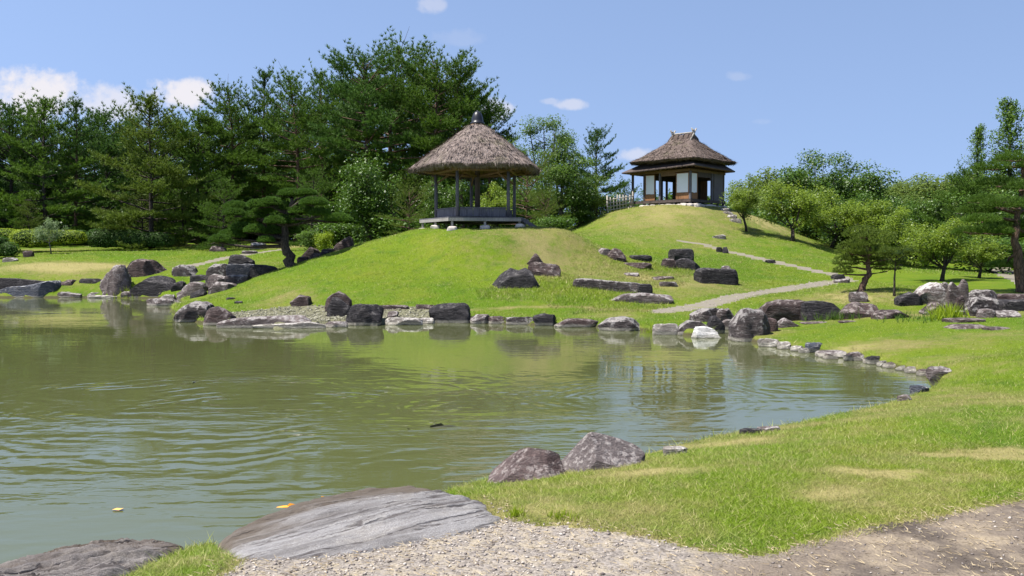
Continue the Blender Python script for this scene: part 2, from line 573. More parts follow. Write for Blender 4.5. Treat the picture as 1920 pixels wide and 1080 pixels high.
def mat_gravel():
    nt = NT('gravel_and_soil')
    p = nt.pos()
    v = nt.voro(p, 55, 'F1', 'Color')
    bw = nt.n('ShaderNodeRGBToBW'); nt.put(bw.inputs[0], v)
    g = nt.mix(bw.outputs[0], (0.105, 0.092, 0.082), (0.275, 0.245, 0.218))
    straw = nt.noise(nt.mapping(p, (1, 1, 1), (0, 0, 0.6)), 9, 7, 0.75)
    g = nt.mix(nt.ramp(straw, 0.45, 0.62, 0, 0.6), g, (0.325, 0.275, 0.195))
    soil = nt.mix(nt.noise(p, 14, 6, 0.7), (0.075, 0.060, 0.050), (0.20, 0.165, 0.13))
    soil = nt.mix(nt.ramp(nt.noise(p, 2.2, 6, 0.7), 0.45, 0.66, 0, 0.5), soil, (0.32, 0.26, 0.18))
    soil = nt.mix(nt.ramp(nt.noise(p, 1.7, 5, 0.65), 0.44, 0.62, 0, 0.85), soil, (0.058, 0.048, 0.042))  # dark blotches: dappled tree shadow painted into the soil colour
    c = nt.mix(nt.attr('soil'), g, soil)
    h = nt.math('ADD', nt.math('MULTIPLY', nt.voro(p, 55), -1.0), nt.math('MULTIPLY', nt.noise(p, 30, 4), 0.8))
    nt.bsdf(c, 0.95, nt.bump(h, 0.5, 0.015), 0.1)
    return nt.m


def mat_path():
    nt = NT('worn_path')
    p = nt.pos()
    c = nt.mix(nt.noise(p, 24, 5, 0.7), (0.10, 0.088, 0.070), (0.245, 0.22, 0.18))
    c = nt.mix(nt.ramp(nt.noise(p, 2.6, 6, 0.7), 0.5, 0.66, 0, 0.6), c, (0.15, 0.16, 0.045))
    nt.bsdf(c, 0.95, nt.bump(nt.noise(p, 40, 3), 0.5, 0.02), 0.1)
    return nt.m


def mat_beach():
    nt = NT('beach_bed')
    p = nt.pos()
    c = nt.mix(nt.noise(p, 8, 5, 0.7), (0.09, 0.088, 0.052), (0.17, 0.165, 0.105))
    nt.bsdf(c, 0.95, nt.bump(nt.voro(p, 12), 0.6, 0.04), 0.1)
    return nt.m


def mat_pebble(name, a, b):
    nt = NT(name)
    c = nt.mix(nt.attr('tone'), a, b)
    nt.bsdf(c, 0.85, None, 0.2)
    return nt.m


def mat_rock(name, dark, light, lichen, amount, vein=0.3, scale=1.0):
    nt = NT(name)
    p = nt.pos(); o = nt.obj()
    big = nt.noise(o, 1.4 * scale, 6, 0.65, 0.4)
    c = nt.mix(nt.ramp(big, 0.36, 0.66), dark, light)
    st = nt.noise(nt.mapping(o, (1.1, 1.1, 6.0), (0.5, 0.35, 0.2)), 2.2 * scale, 6, 0.7, 0.6)
    c = nt.mix(nt.ramp(st, 0.46, 0.62, 0, 0.55), c, dark)
    c = nt.mix(nt.math('MULTIPLY', nt.orand(), 0.5), c, tuple(0.55 * x for x in dark))
    li = nt.noise(o, 5.5 * scale, 8, 0.72)
    geo = nt.n('ShaderNodeNewGeometry')
    sp = nt.n('ShaderNodeSeparateXYZ'); nt.put(sp.inputs[0], geo.outputs['Normal'])
    up = nt.ramp(sp.outputs[2], -0.2, 0.9, 0.0, 0.16)
    c = nt.mix(nt.ramp(nt.math('ADD', li, up), 0.66 - 0.2 * amount, 0.76 - 0.18 * amount, 0, 0.85), c, lichen)
    vn = nt.math('ABSOLUTE', nt.math('SUBTRACT', nt.noise(nt.mapping(o, (1, 1, 2.2), (0.9, 0.2, 0.4)), 1.7 * scale, 5, 0.6, 0.9), 0.5))
    c = nt.mix(nt.ramp(vn, 0.0, 0.035, vein, 0.0), c, (0.50, 0.46, 0.44))
    # old water line
    sz = nt.n('ShaderNodeSeparateXYZ'); nt.put(sz.inputs[0], p)
    wl = nt.math('ADD', sz.outputs[2], nt.math('MULTIPLY', nt.math('SUBTRACT', nt.noise(p, 3, 4), 0.5), 0.08))
    c = nt.mix(nt.ramp(wl, 0.06, 0.11, 0.62, 0.0), c, (0.36, 0.34, 0.28))
    c = nt.mix(nt.ramp(wl, -0.01, 0.035, 0.85, 0.0), c, (0.035, 0.035, 0.022))
    fine = nt.noise(o, 26 * scale, 6, 0.75)
    c = nt.mix(nt.ramp(fine, 0.35, 0.7, 0.45, 0.0), c, (0.03, 0.026, 0.028))
    h = nt.math('ADD', nt.math('MULTIPLY', st, 1.2), nt.math('ADD', nt.math('MULTIPLY', li, 0.7), nt.math('MULTIPLY', fine, 0.3)))
    cr = nt.ramp(nt.voro(nt.mapping(o, (1, 1, 1.7), (0.4, 0.7, 0)), 2.6 * scale, 'DISTANCE_TO_EDGE'), 0.0, 0.07)
    h = nt.math('ADD', h, nt.math('MULTIPLY', cr, 0.10))
    nt.bsdf(c, 0.85, nt.bump(h, 0.75, 0.09), 0.2)
    return nt.m


def mat_slab(name='grey_slab_stone', k=1.0, warm=0.0):
    nt = NT(name)
    p = nt.pos()
    q = nt.mapping(p, (1, 1, 1), (0, 0, R(-34)))
    st = nt.noise(nt.mapping(q, (0.8, 6.5, 3)), 0.9, 8, 0.68, 0.3)
    g = nt.noise(p, 150, 3, 0.75)
    dk, lt = (0.150, 0.142, 0.142), (0.330, 0.323, 0.325)
    c = nt.mix(nt.ramp(st, 0.34, 0.62), dk, lt)
    c = nt.mix(nt.ramp(nt.noise(p, 2.5, 7, 0.75), 0.50, 0.70, 0, 0.5), c, (0.38, 0.355, 0.315))
    c = nt.mix(nt.ramp(nt.noise(nt.mapping(q, (1.5, 4, 1)), 3.5, 7, 0.8), 0.54, 0.70, 0, 0.6), c, (0.125, 0.105, 0.092))
    c = nt.mix(nt.ramp(g, 0.42, 0.66, 0.62, 0), c, (0.07, 0.062, 0.060))
    c = nt.mix(nt.ramp(nt.noise(p, 60, 5, 0.8), 0.58, 0.70, 0, 0.55), c, (0.44, 0.42, 0.39))
    cr = nt.math('ABSOLUTE', nt.math('SUBTRACT', nt.noise(nt.mapping(q, (0.55, 4.2, 1)), 0.9, 5, 0.55, 0.2), 0.5))
    c = nt.mix(nt.ramp(cr, 0.0, 0.018, 0.8, 0), c, (0.05, 0.042, 0.042))
    sz = nt.n('ShaderNodeSeparateXYZ'); nt.put(sz.inputs[0], p)
    c = nt.mix(nt.ramp(nt.math('ADD', sz.outputs[2], nt.math('MULTIPLY', nt.math('SUBTRACT', nt.noise(p, 5, 5), 0.5), 0.12)), 0.14, 0.255, 0.85, 0.0), c, (0.080, 0.062, 0.046))
    if k != 1.0: c = nt.mix(1.0, c, (k, k * (1 - warm), k * (1 - 1.6 * warm)), 'MULTIPLY')
    h = nt.math('ADD', nt.math('MULTIPLY', st, 1.3), nt.math('ADD', nt.math('MULTIPLY', g, 0.16), nt.math('MULTIPLY', nt.ramp(cr, 0, 0.03), 0.35)))
    nt.bsdf(c, 0.85, nt.bump(h, 0.7, 0.06), 0.2)
    return nt.m


def mat_wood(name, a, b, rough=0.75, grain=(14, 14, 1.2)):
    nt = NT(name)
    o = nt.obj()
    g = nt.noise(nt.mapping(o, grain), 2.0, 6, 0.65, 0.3)
    c = nt.mix(nt.ramp(g, 0.3, 0.7), a, b)
    c = nt.mix(nt.ramp(nt.noise(o, 1.6, 5), 0.45, 0.75, 0, 0.45), c, tuple(0.45 * x for x in a))
    nt.bsdf(c, rough, nt.bump(g, 0.4, 0.01), 0.25)
    return nt.m


def mat_thatch(name='old_thatch', k=1.0):
    nt = NT(name)
    o = nt.obj()
    c = nt.mix(nt.noise(o, 2.4, 5, 0.65), (0.155, 0.115, 0.100), (0.29, 0.235, 0.215))
    c = nt.mix(nt.ramp(nt.noise(o, 16, 4, 0.8), 0.42, 0.66, 0, 0.8), c, (0.40, 0.34, 0.31))
    c = nt.mix(nt.ramp(nt.noise(o, 0.9, 5, 0.7), 0.50, 0.68, 0, 0.5), c, (0.17, 0.175, 0.085))
    c = nt.mix(nt.ramp(nt.attr('tone'), 0, 1, 0.55, 0), c, (0.06, 0.045, 0.04))
    if k < 1: c = nt.mix(1.0, c, (k, k * 0.96, k * 0.93), 'MULTIPLY')
    nt.bsdf(c, 0.95, nt.bump(nt.noise(o, 24, 5, 0.8), 1.0, 0.06), 0.08)
    return nt.m


def mat_plain(name, c, rough=0.6, spec=0.3, var=0.25, scale=5):
    nt = NT(name)
    o = nt.obj()
    cc = nt.mix(nt.noise(o, scale, 5, 0.6), tuple(x * (1 - var) for x in c), tuple(min(1, x * (1 + var)) for x in c))
    nt.bsdf(cc, rough, nt.bump(nt.noise(o, scale * 5, 4), 0.15, 0.01), spec)
    return nt.m


def mat_foliage(name, dark, light, trans=0.3, rough=0.6, spec=0.2, tcol=None):
    nt = NT(name)
    t = nt.attr('tone')
    c = nt.mix(t, dark, light)
    rnd = nt.orand()
    c = nt.mix(nt.math('MULTIPLY', rnd, 0.35), c, tuple(0.6 * x for x in dark))
    tc = tcol or tuple(min(1, x * 1.3) for x in light)
    nt.leaf(c, trans, nt.mix(0.5, c, tc), rough, spec)
    return nt.m


def mat_bark(name, a, b):
    nt = NT(name)
    o = nt.obj()
    h = nt.voro(nt.mapping(o, (7, 7, 2.2)), 1.6, 'DISTANCE_TO_EDGE')
    n = nt.noise(nt.mapping(o, (5, 5, 1.5)), 2.5, 6, 0.7)
    c = nt.mix(nt.ramp(n, 0.3, 0.7), a, b)
    c = nt.mix(nt.ramp(h, 0.0, 0.12, 0.7, 0), c, tuple(0.35 * x for x in a))
    nt.bsdf(c, 0.9, nt.bump(nt.math('ADD', h, nt.math('MULTIPLY', n, 0.4)), 0.8, 0.06), 0.15)
    return nt.m


def mat_water():
    nt = NT('green_pond_water')
    p = nt.pos()
    # small wind ripples, long across the line of the wind
    w1 = nt.noise(nt.mapping(p, (0.75, 1.9, 1), (0, 0, R(8))), 1.6, 3, 0.5, 0.4)
    w2 = nt.noise(nt.mapping(p, (1.2, 4.0, 1), (0, 0, R(-14))), 1.7, 3, 0.5)
    w3 = nt.noise(nt.mapping(p, (1, 2.4, 1)), 9, 3, 0.55)
    calm = nt.ramp(nt.noise(nt.mapping(p, (0.5, 1, 1)), 0.33, 3, 0.5), 0.40, 0.62, 0.18, 1.0)

    def ring(cx, cy, wl, r0, r1, distort):
        m = nt.mapping(p, (1, 1, 1), (0, 0, 0), (-cx, -cy, 0))
        wob = nt.math('ADD', nt.math('MULTIPLY', nt.noise(p, 0.55, 3), distort * 1.6), nt.math('MULTIPLY', nt.noise(p, 1.9, 2), distort * 0.25))
        ln = nt.n('ShaderNodeVectorMath'); ln.operation = 'LENGTH'; nt.put(ln.inputs[0], m)
        r = ln.outputs['Value']
        s = nt.math('SINE', nt.math('MULTIPLY', nt.math('ADD', r, wob), 2 * math.pi / wl))
        env = nt.math('MULTIPLY', nt.ramp(r, r0, r0 + 0.8), nt.ramp(r, r0 + 1.2, r1, 1.0, 0.0))
        brk = nt.ramp(nt.noise(nt.mapping(p, (1, 1, 1), (0, 0, 0), (cx, cy, 3.0)), 0.55, 4, 0.6), 0.40, 0.62, 0.0, 1.0)
        return nt.math('MULTIPLY', nt.math('MULTIPLY', s, env), brk)
    c1 = on_z(430, 770, 0)
    c2 = on_z(560, 705, 0)
    c3 = on_z(1190, 745, 0)
    rg = nt.math('ADD', nt.math('MULTIPLY', ring(c1[0], c1[1], 0.42, 0.5, 8.0, 1.2), 0.30), nt.math('MULTIPLY', ring(c2[0], c2[1], 0.55, 2.2, 6.5, 0.8), 0.16))
    rg = nt.math('ADD', rg, nt.math('MULTIPLY', ring(c3[0], c3[1], 0.30, 0.3, 3.6, 0.8), 0.12))
    h = nt.math('ADD', nt.math('MULTIPLY', nt.math('ADD', nt.math('MULTIPLY', w1, 1.3), nt.math('MULTIPLY', w2, 0.5)), calm), rg)
    h = nt.math('ADD', h, nt.math('MULTIPLY', w3, 0.025))
    sy = nt.n('ShaderNodeSeparateXYZ'); nt.put(sy.inputs[0], p)
    far_ = nt.ramp(sy.outputs[1], 10.5, 19.0, 1.0, 0.22)
    h = nt.math('MULTIPLY', h, far_)
    nrm = nt.bump(h, 1.0, 0.018)
    fr = nt.n('ShaderNodeFresnel'); fr.inputs['IOR'].default_value = 1.7; nt.put(fr.inputs['Normal'], nrm)
    gl = nt.n('ShaderNodeBsdfGlossy'); gl.inputs['Roughness'].default_value = 0.004; nt.put(gl.inputs['Normal'], nrm)
    gl.inputs['Color'].default_value = (0.95, 0.97, 0.95, 1)
    df = nt.n('ShaderNodeBsdfDiffuse')
    nt.put(df.inputs['Color'], nt.mix(nt.noise(p, 0.25, 4, 0.6), (0.094, 0.104, 0.041), (0.105, 0.115, 0.046)))
    tr = nt.n('ShaderNodeBsdfTransparent'); tr.inputs['Color'].default_value = (0.62, 0.64, 0.36, 1)
    m1 = nt.n('ShaderNodeMixShader'); m1.inputs[0].default_value = 0.26
    nt.t.links.new(df.outputs[0], m1.inputs[1]); nt.t.links.new(tr.outputs[0], m1.inputs[2])
    m2 = nt.n('ShaderNodeMixShader'); nt.put(m2.inputs[0], fr.outputs[0])
    nt.t.links.new(m1.outputs[0], m2.inputs[1]); nt.t.links.new(gl.outputs[0], m2.inputs[2])
    nt.t.links.new(m2.outputs[0], nt.out.inputs['Surface'])
    return nt.m


M = {}
M['lawn'] = mat_lawn(); M['grass'] = mat_grass(); M['gravel'] = mat_gravel(); M['path'] = mat_path(); M['beach'] = mat_beach()
M['pebble_pale'] = mat_pebble('beach_pebbles', (0.085, 0.082, 0.052), (0.33, 0.315, 0.24))
M['pebble_grey'] = mat_pebble('gravel_pebbles', (0.12, 0.10, 0.095), (0.47, 0.42, 0.37))
M['straw'] = mat_pebble('straw', (0.22, 0.165, 0.10), (0.44, 0.36, 0.23))
M['brown'] = mat_rock('purple_brown_rock', (0.038, 0.023, 0.021), (0.125, 0.084, 0.076), (0.27, 0.23, 0.21), 0.10, 0.12)
M['dark'] = mat_rock('dark_rock', (0.014, 0.013, 0.015), (0.040, 0.037, 0.040), (0.12, 0.112, 0.108), 0.0, 0.10)
M['blue'] = mat_rock('blue_grey_rock', (0.040, 0.048, 0.066), (0.095, 0.108, 0.135), (0.33, 0.33, 0.33), 0.05, 0.2)
M['grey'] = mat_rock('grey_rock', (0.068, 0.051, 0.048), (0.200, 0.160, 0.148), (0.38, 0.35, 0.335), 0.25, 0.2)
M['mottled'] = mat_rock('mottled_rock', (0.032, 0.025, 0.025), (0.130, 0.105, 0.098), (0.34, 0.315, 0.30), 0.42, 0.1)
M['pale'] = mat_rock('pale_rock', (0.17, 0.150, 0.130), (0.36, 0.325, 0.285), (0.56, 0.53, 0.49), 0.3, 0.1)
M['white'] = mat_rock('white_rock', (0.50, 0.485, 0.46), (0.74, 0.73, 0.71), (0.78, 0.77, 0.74), 0.3, 0.0)
M['striped'] = mat_rock('white_striped_rock', (0.09, 0.068, 0.062), (0.30, 0.245, 0.225), (0.60, 0.57, 0.54), 0.42, 0.5)
M['brown_near'] = mat_rock('purple_near_rock', (0.070, 0.045, 0.043), (0.205, 0.150, 0.140), (0.36, 0.31, 0.29), 0.02, 0.12, 2.0)
M['grey_near'] = mat_rock('grey_near_rock', (0.120, 0.096, 0.093), (0.275, 0.230, 0.220), (0.40, 0.36, 0.34), 0.02, 0.12, 2.0)
M['slab'] = mat_slab()
M['ledge'] = mat_slab('brown_ledge_rock', 0.78, 0.05)
M['wood'] = mat_wood('weathered_wood', (0.085, 0.080, 0.092), (0.15, 0.142, 0.160))
M['wood_pale'] = mat_wood('silvered_wood', (0.20, 0.185, 0.175), (0.33, 0.31, 0.29))
M['wood_warm'] = mat_wood('warm_wood', (0.20, 0.098, 0.045), (0.30, 0.155, 0.075))
M['wood_raw'] = mat_wood('brown_log', (0.125, 0.074, 0.040), (0.21, 0.130, 0.072))
M['wood_dark'] = mat_wood('dark_wood', (0.050, 0.038, 0.034), (0.105, 0.080, 0.070))
M['thatch'] = mat_thatch()
M['thatch_dark'] = mat_thatch('darker_thatch', 0.62)  # whole tea house roof evenly darker than the gazebo thatch
M['thatch_under'] = mat_plain('thatch_underside', (0.20, 0.125, 0.070), 0.95, 0.05, 0.4, 7)
M['ceramic'] = mat_plain('black_glazed_cap', (0.012, 0.012, 0.017), 0.38, 0.4, 0.2, 3)
M['paper'] = mat_plain('shoji_paper', (0.74, 0.76, 0.80), 0.8, 0.2, 0.04, 2)
M['plaster'] = mat_plain('grey_plaster', (0.125, 0.110, 0.115), 0.9, 0.1, 0.2, 3)
M['bamboo'] = mat_wood('grey_bamboo', (0.22, 0.20, 0.175), (0.38, 0.35, 0.31), 0.7)
M['footing'] = mat_plain('round_footing_stone', (0.42, 0.38, 0.34), 0.9, 0.2, 0.3, 6)
M['needle'] = mat_foliage('pine_needles', (0.030, 0.068, 0.009), (0.120, 0.210, 0.024), 0.27)
M['needle_olive'] = mat_foliage('olive_pine_needles', (0.046, 0.080, 0.011), (0.160, 0.220, 0.030), 0.27)
M['needle_niwaki'] = mat_foliage('clipped_pine_needles', (0.030, 0.076, 0.012), (0.110, 0.205, 0.026), 0.28)
M['needle_blue'] = mat_foliage('cool_pine_needles', (0.022, 0.058, 0.011), (0.090, 0.175, 0.028), 0.25)
M['leaf_dark'] = mat_foliage('dark_leaves', (0.028, 0.066, 0.007), (0.092, 0.172, 0.016), 0.28, 0.45, 0.35)
M['leaf_mid'] = mat_foliage('orchard_leaves', (0.070, 0.122, 0.010), (0.225, 0.305, 0.030), 0.42, 0.45, 0.35)
M['leaf_light'] = mat_foliage('light_leaves', (0.045, 0.095, 0.013), (0.135, 0.225, 0.035), 0.4, 0.5, 0.3)
M['leaf_far'] = mat_foliage('hillside_leaves', (0.070, 0.115, 0.022), (0.175, 0.235, 0.048), 0.35, 0.6, 0.2)
M['leaf_feather'] = mat_foliage('feathery_leaves', (0.048, 0.105, 0.014), (0.140, 0.230, 0.032), 0.35, 0.5, 0.2)
M['leaf_hedge'] = mat_foliage('clipped_hedge_leaves', (0.130, 0.190, 0.008), (0.300, 0.390, 0.018), 0.28, 0.5, 0.25)
M['leaf_hedge_dark'] = mat_foliage('dark_hedge_leaves', (0.022, 0.060, 0.008), (0.070, 0.150, 0.016), 0.25, 0.5, 0.25)
M['leaf_grey'] = mat_foliage('grey_green_leaves', (0.075, 0.125, 0.045), (0.210, 0.285, 0.130), 0.3, 0.5, 0.25)
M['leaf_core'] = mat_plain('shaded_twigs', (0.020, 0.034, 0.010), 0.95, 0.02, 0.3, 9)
M['bark_pine'] = mat_bark('pine_bark', (0.075, 0.048, 0.036), (0.17, 0.108, 0.078))
M['bark_dark'] = mat_bark('dark_bark', (0.032, 0.026, 0.022), (0.085, 0.068, 0.056))
M['bark_grey'] = mat_bark('grey_bark', (0.085, 0.075, 0.062), (0.20, 0.18, 0.15))
M['water'] = mat_water()
M['koi'] = mat_plain('orange_koi_skin', (0.80, 0.30, 0.02), 0.35, 0.5, 0.25, 6)
M['carp'] = mat_plain('dark_carp_skin', (0.035, 0.035, 0.018), 0.4, 0.4, 0.3, 6)
M['leaf_fallen'] = mat_plain('fallen_orange_leaf', (0.70, 0.36, 0.10), 0.6, 0.3, 0.2, 8)
# ------------------------------------------------------------------ ground, paths, water
GRAVEL = [hxy(x, y) for x, y in [(432, 1068), (450, 1050), (520, 1040), (610, 1022), (700, 1005), (800, 988), (870, 970), (930, 962), (962, 976), (1010, 985), (1060, 984), (1110, 990), (1200, 1005),
                                (1270, 1022), (1340, 1036), (1400, 1043), (1455, 1040), (1500, 1022), (1560, 1012), (1620, 992), (1690, 982), (1750, 972), (1830, 950), (1920, 938)]]
GRAVEL += [(4.4, 6.6), (9, 8.2), (14, 8.5), (14, -12), (-12, -12), (-9, 2.6), (-4.0, 3.4), (-1.8, 4.05), (-1.62, 4.55)]
PATH1 = [hxy(x, y) for x, y in [(1245, 584), (1330, 570), (1400, 554), (1470, 543), (1540, 531), (1590, 526)]]
PATH2 = [hxy(x, y) for x, y in [(1283, 453), (1320, 458), (1345, 466), (1400, 479), (1445, 489), (1500, 501), (1560, 514), (1585, 521)]]
PATH3 = [hxy(x, y) for x, y in [(335, 503), (370, 496), (410, 487), (470, 476), (530, 468)]]
PATH4 = [hxy(x, y) for x, y in [(880, 581), (950, 578), (1020, 575), (1100, 578), (1180, 582), (1250, 583)]]
PATH5 = [hxy(x, y) for x, y in [(1860, 498), (1880, 508), (1905, 520), (1960, 540)]]
BEACH = [on_z(x, y, 0.2) for x, y in [(430, 584), (500, 581), (560, 579), (640, 582), (720, 583), (780, 584), (835, 586), (836, 598), (800, 604), (720, 607), (650, 609), (600, 612), (540, 612), (440, 608), (425, 596)]]

DRY_SPOTS = [(1670, 885, 0.70, 0.26, 1.35), (1790, 852, 0.75, 0.20, 1.35), (1905, 862, 0.5, 0.18, 1.2), (1640, 962, 0.6, 0.25, 0.7), (1570, 925, 0.3, 0.2, 0.5), (1320, 835, 0.7, 0.3, 0.6), (1480, 800, 0.9, 0.3, 0.5), (1250, 880, 0.5, 0.2, 0.6),
             (1150, 590, 1.2, 0.8, 0.45), (1310, 535, 2.4, 2.5, 0.55), (1210, 522, 1.0, 0.8, 0.9), (985, 450, 3.2, 3.0, 0.36), (1070, 465, 2.2, 4, 0.28), (1240, 450, 4.5, 4.0, 0.25), (1280, 405, 7.5, 6.0, 0.40), (1200, 400, 5, 4.0, 0.15), (1350, 400, 5, 4, 0.2), (1430, 415, 2.5, 4.0, 0.95), (1350, 470, 3, 4, 0.2),
             (1600, 557, 2.0, 2.4, 0.85), (1520, 590, 1.2, 1.4, 0.6), (1700, 590, 2.6, 1.4, 0.65), (1850, 585, 1.5, 1.4, 0.6), (1560, 670, 2.0, 0.9, 0.55), (1700, 700, 1.2, 0.8, 0.5), (1700, 640, 3.0, 1.2, 0.25), (1420, 625, 1.0, 1.4, 0.55), (1800, 760, 1.2, 0.8, 0.35),
             (380, 458, 3.0, 3.0, 1.0), (530, 462, 3.5, 3.0, 0.8), (60, 468, 4, 3.0, 0.7), (250, 500, 6, 3, 0.42), (120, 497, 3.4, 1.6, 0.55), (30, 500, 4, 2, 0.35), (560, 555, 1.6, 1.2, 0.5), (700, 555, 1.2, 0.8, 0.3), (470, 548, 1.0, 0.8, 0.35), (600, 480, 1.0, 1.0, 0.4),
             (950, 990, 0.25, 0.12, 0.6), (420, 1040, 0.25, 0.12, 0.7), (1000, 955, 0.5, 0.2, 0.35), (850, 915, 0.4, 0.12, 0.7)]
_spots = [(*hxy(x, y), rx, ry, k) for x, y, rx, ry, k in DRY_SPOTS]


def dryness(x, y):
    d = 0.10 + 0.9 * (fbm(x * 0.35, y * 0.35, 21) - 0.5) * 0.7 + 0.24 * sstep(22, 9, y) + 0.8 * (fbm(x * 1.1, y * 1.1, 25) - 0.5) * sstep(30, 12, y)
    wx = x + 0.9 * (fbm(x * 0.9, y * 0.9, 31) - 0.5) + 0.45 * (fbm(x * 3.5, y * 3.5, 33) - 0.5); wy = y + 0.5 * (fbm(x * 0.9, y * 0.9, 37) - 0.5) + 0.35 * (fbm(x * 3.5, y * 3.5, 39) - 0.5)
    gr = 0.45 + 1.1 * fbm(x * 6, y * 6, 43, 3)
    for sx, sy, rx, ry, k in _spots:
        q = ((wx - sx) / rx) ** 2 + ((wy - sy) / ry) ** 2
        d = np.maximum(d, k * np.exp(-q * 0.8) * gr) if k > 0.6 else d + k * np.exp(-q * 0.8)
    d = np.maximum(d, 0.8 * (1 - sstep(0.05, 0.38, line_dist(PATH4, x, y) + 0.25 * (fbm(x * 1.5, y * 1.5, 71) - 0.5))))
    g = poly_sdf(GRAVEL, x, y)
    d = np.maximum(d, 0.75 * sstep(-0.22, 0.02, g))
    s = poly_sdf(POND, x, y)
    d = np.maximum(d, 0.45 * sstep(-0.35, 0.0, s))
    return np.clip(d, 0, 1)


def build_ground():
    a_f = np.arange(-40, 40.01, 0.17)
    a_c = np.arange(44, 319, 4.0)
    ang = np.radians(np.concatenate([a_f, a_c]))
    na = len(ang)
    rad = [0.5]
    while rad[-1] < 1100:
        r = rad[-1]
        rad.append(r * (1.08 if r < 3.5 else 1.0105 if r < 62 else 1.03 if r < 150 else 1.16))
    rad = np.array(rad)
    A, Rr = np.meshgrid(ang, rad)
    X, Y = Rr * np.sin(A), Rr * np.cos(A)
    Z = height(X, Y)
    V = np.stack([X, Y, Z], -1).reshape(-1, 3)
    V = np.vstack([V, [[0, 0, hgt(0, 0)]]])
    nr = len(rad)
    i, j = np.meshgrid(np.arange(nr - 1), np.arange(na), indexing='ij')
    j2 = (j + 1) % na
    Q = np.stack([i * na + j, i * na + j2, (i + 1) * na + j2, (i + 1) * na + j], -1).reshape(-1, 4)[:, ::-1]
    x, y = V[:, 0], V[:, 1]
    near = np.hypot(x, y) < 70
    dry = np.zeros(len(V)); soil = np.zeros(len(V))
    dry[near] = dryness(x[near], y[near])
    dry[~near] = 0.2
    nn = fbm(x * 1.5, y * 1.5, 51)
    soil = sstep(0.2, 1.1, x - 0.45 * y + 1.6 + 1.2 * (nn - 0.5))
    fc = V[Q].mean(1)
    fx, fy = fc[:, 0], fc[:, 1]
    wob = 0.18 * (fbm(fx * 1.8, fy * 1.8, 61) - 0.5)
    gmask = poly_sdf(GRAVEL, fx, fy) + wob * 0.6 > 0
    pm = (line_dist(PATH1, fx, fy) + wob * 1.6 < 0.52) | (line_dist(PATH2, fx, fy) + wob < 0.36) | (line_dist(PATH3, fx, fy) + wob < 0.40) | (line_dist(PATH5, fx, fy) + wob < 0.7)
    bm_ = (poly_sdf(BEACH, fx, fy) + wob > 0) & ~pm
    lawn = ~(gmask | pm | bm_)

    def piece(name, mask, mat):
        q = Q[mask]
        u, inv = np.unique(q, return_inverse=True)
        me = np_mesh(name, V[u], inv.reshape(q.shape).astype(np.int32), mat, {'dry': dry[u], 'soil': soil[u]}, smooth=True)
        return tag(link(name, me), kind='structure')
    piece('ground', lawn, M['lawn'])
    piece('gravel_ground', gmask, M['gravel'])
    piece('footpath', pm, M['path'])
    piece('pebble_shore', bm_, M['beach'])
    # centre cap under the viewpoint
    cap = [(0, 0, hgt(0, 0))] + [tuple(V[k]) for k in range(na)]
    me = np_mesh('gravel_ground', cap, [(0, k + 1, (k + 1) % na + 1) for k in range(na)][::1], M['gravel'], {'soil': np.full(na + 1, 0.5)})
    tag(link('gravel_ground', me), kind='structure')
    # water
    me = np_mesh('pond_water', [(-70, 2, 0), (12, 2, 0), (12, 60, 0), (-70, 60, 0)], [(0, 1, 2, 3)], M['water'])
    tag(link('pond_water', me), 'murky green pond water with ripples and reflections', kind='structure')


build_ground()


def scatter(n, x0, x1, y0, y1, keep):
    x = rng.uniform(x0, x1, n); y = rng.uniform(y0, y1, n)
    m = keep(x, y)
    return x[m], y[m]


def in_view(x, y, m=1.0):
    return np.abs(x) < 0.60 * y + m


ROCK_DISCS = []      # filled by the stones: (x, y, rx, ry)


def lawn_ok(x, y):
    wob = 0.10 * (fbm(x * 4, y * 4, 61) - 0.5)
    k = in_view(x, y) & (poly_sdf(GRAVEL, x, y) < 0.05 + wob) & (poly_sdf(POND, x, y) < 0.03 + wob) & (poly_sdf(BEACH, x, y) < -0.05 + wob)
    k &= (line_dist(PATH1, x, y) > 0.44 + wob * 2) & (line_dist(PATH2, x, y) > 0.33) & (line_dist(PATH3, x, y) > 0.38) & (line_dist(PATH5, x, y) > 0.68)
    for sx, sy, rx, ry in ROCK_DISCS:
        if rx > 0.3: k &= ((x - sx) / (rx * 0.9)) ** 2 + ((y - sy) / (ry * 0.9)) ** 2 > 1
    return k


def blades(x, y, hgt_, wid, lean=0.6):
    n = len(x)
    z = height(x, y)
    a = rng.uniform(0, 2 * np.pi, n)
    h = hgt_ * rng.uniform(0.45, 1.2, n); w = wid * rng.uniform(0.7, 1.3, n)
    lx, ly = rng.normal(0, lean, n) * h, rng.normal(0, lean, n) * h
    dx, dy = np.cos(a) * w / 2, np.sin(a) * w / 2
    v = np.empty((n, 3, 3))
    v[:, 0] = np.stack([x - dx, y - dy, z - 0.01], -1)
    v[:, 1] = np.stack([x + dx, y + dy, z - 0.01], -1)
    v[:, 2] = np.stack([x + lx, y + ly, z + h], -1)
    return v


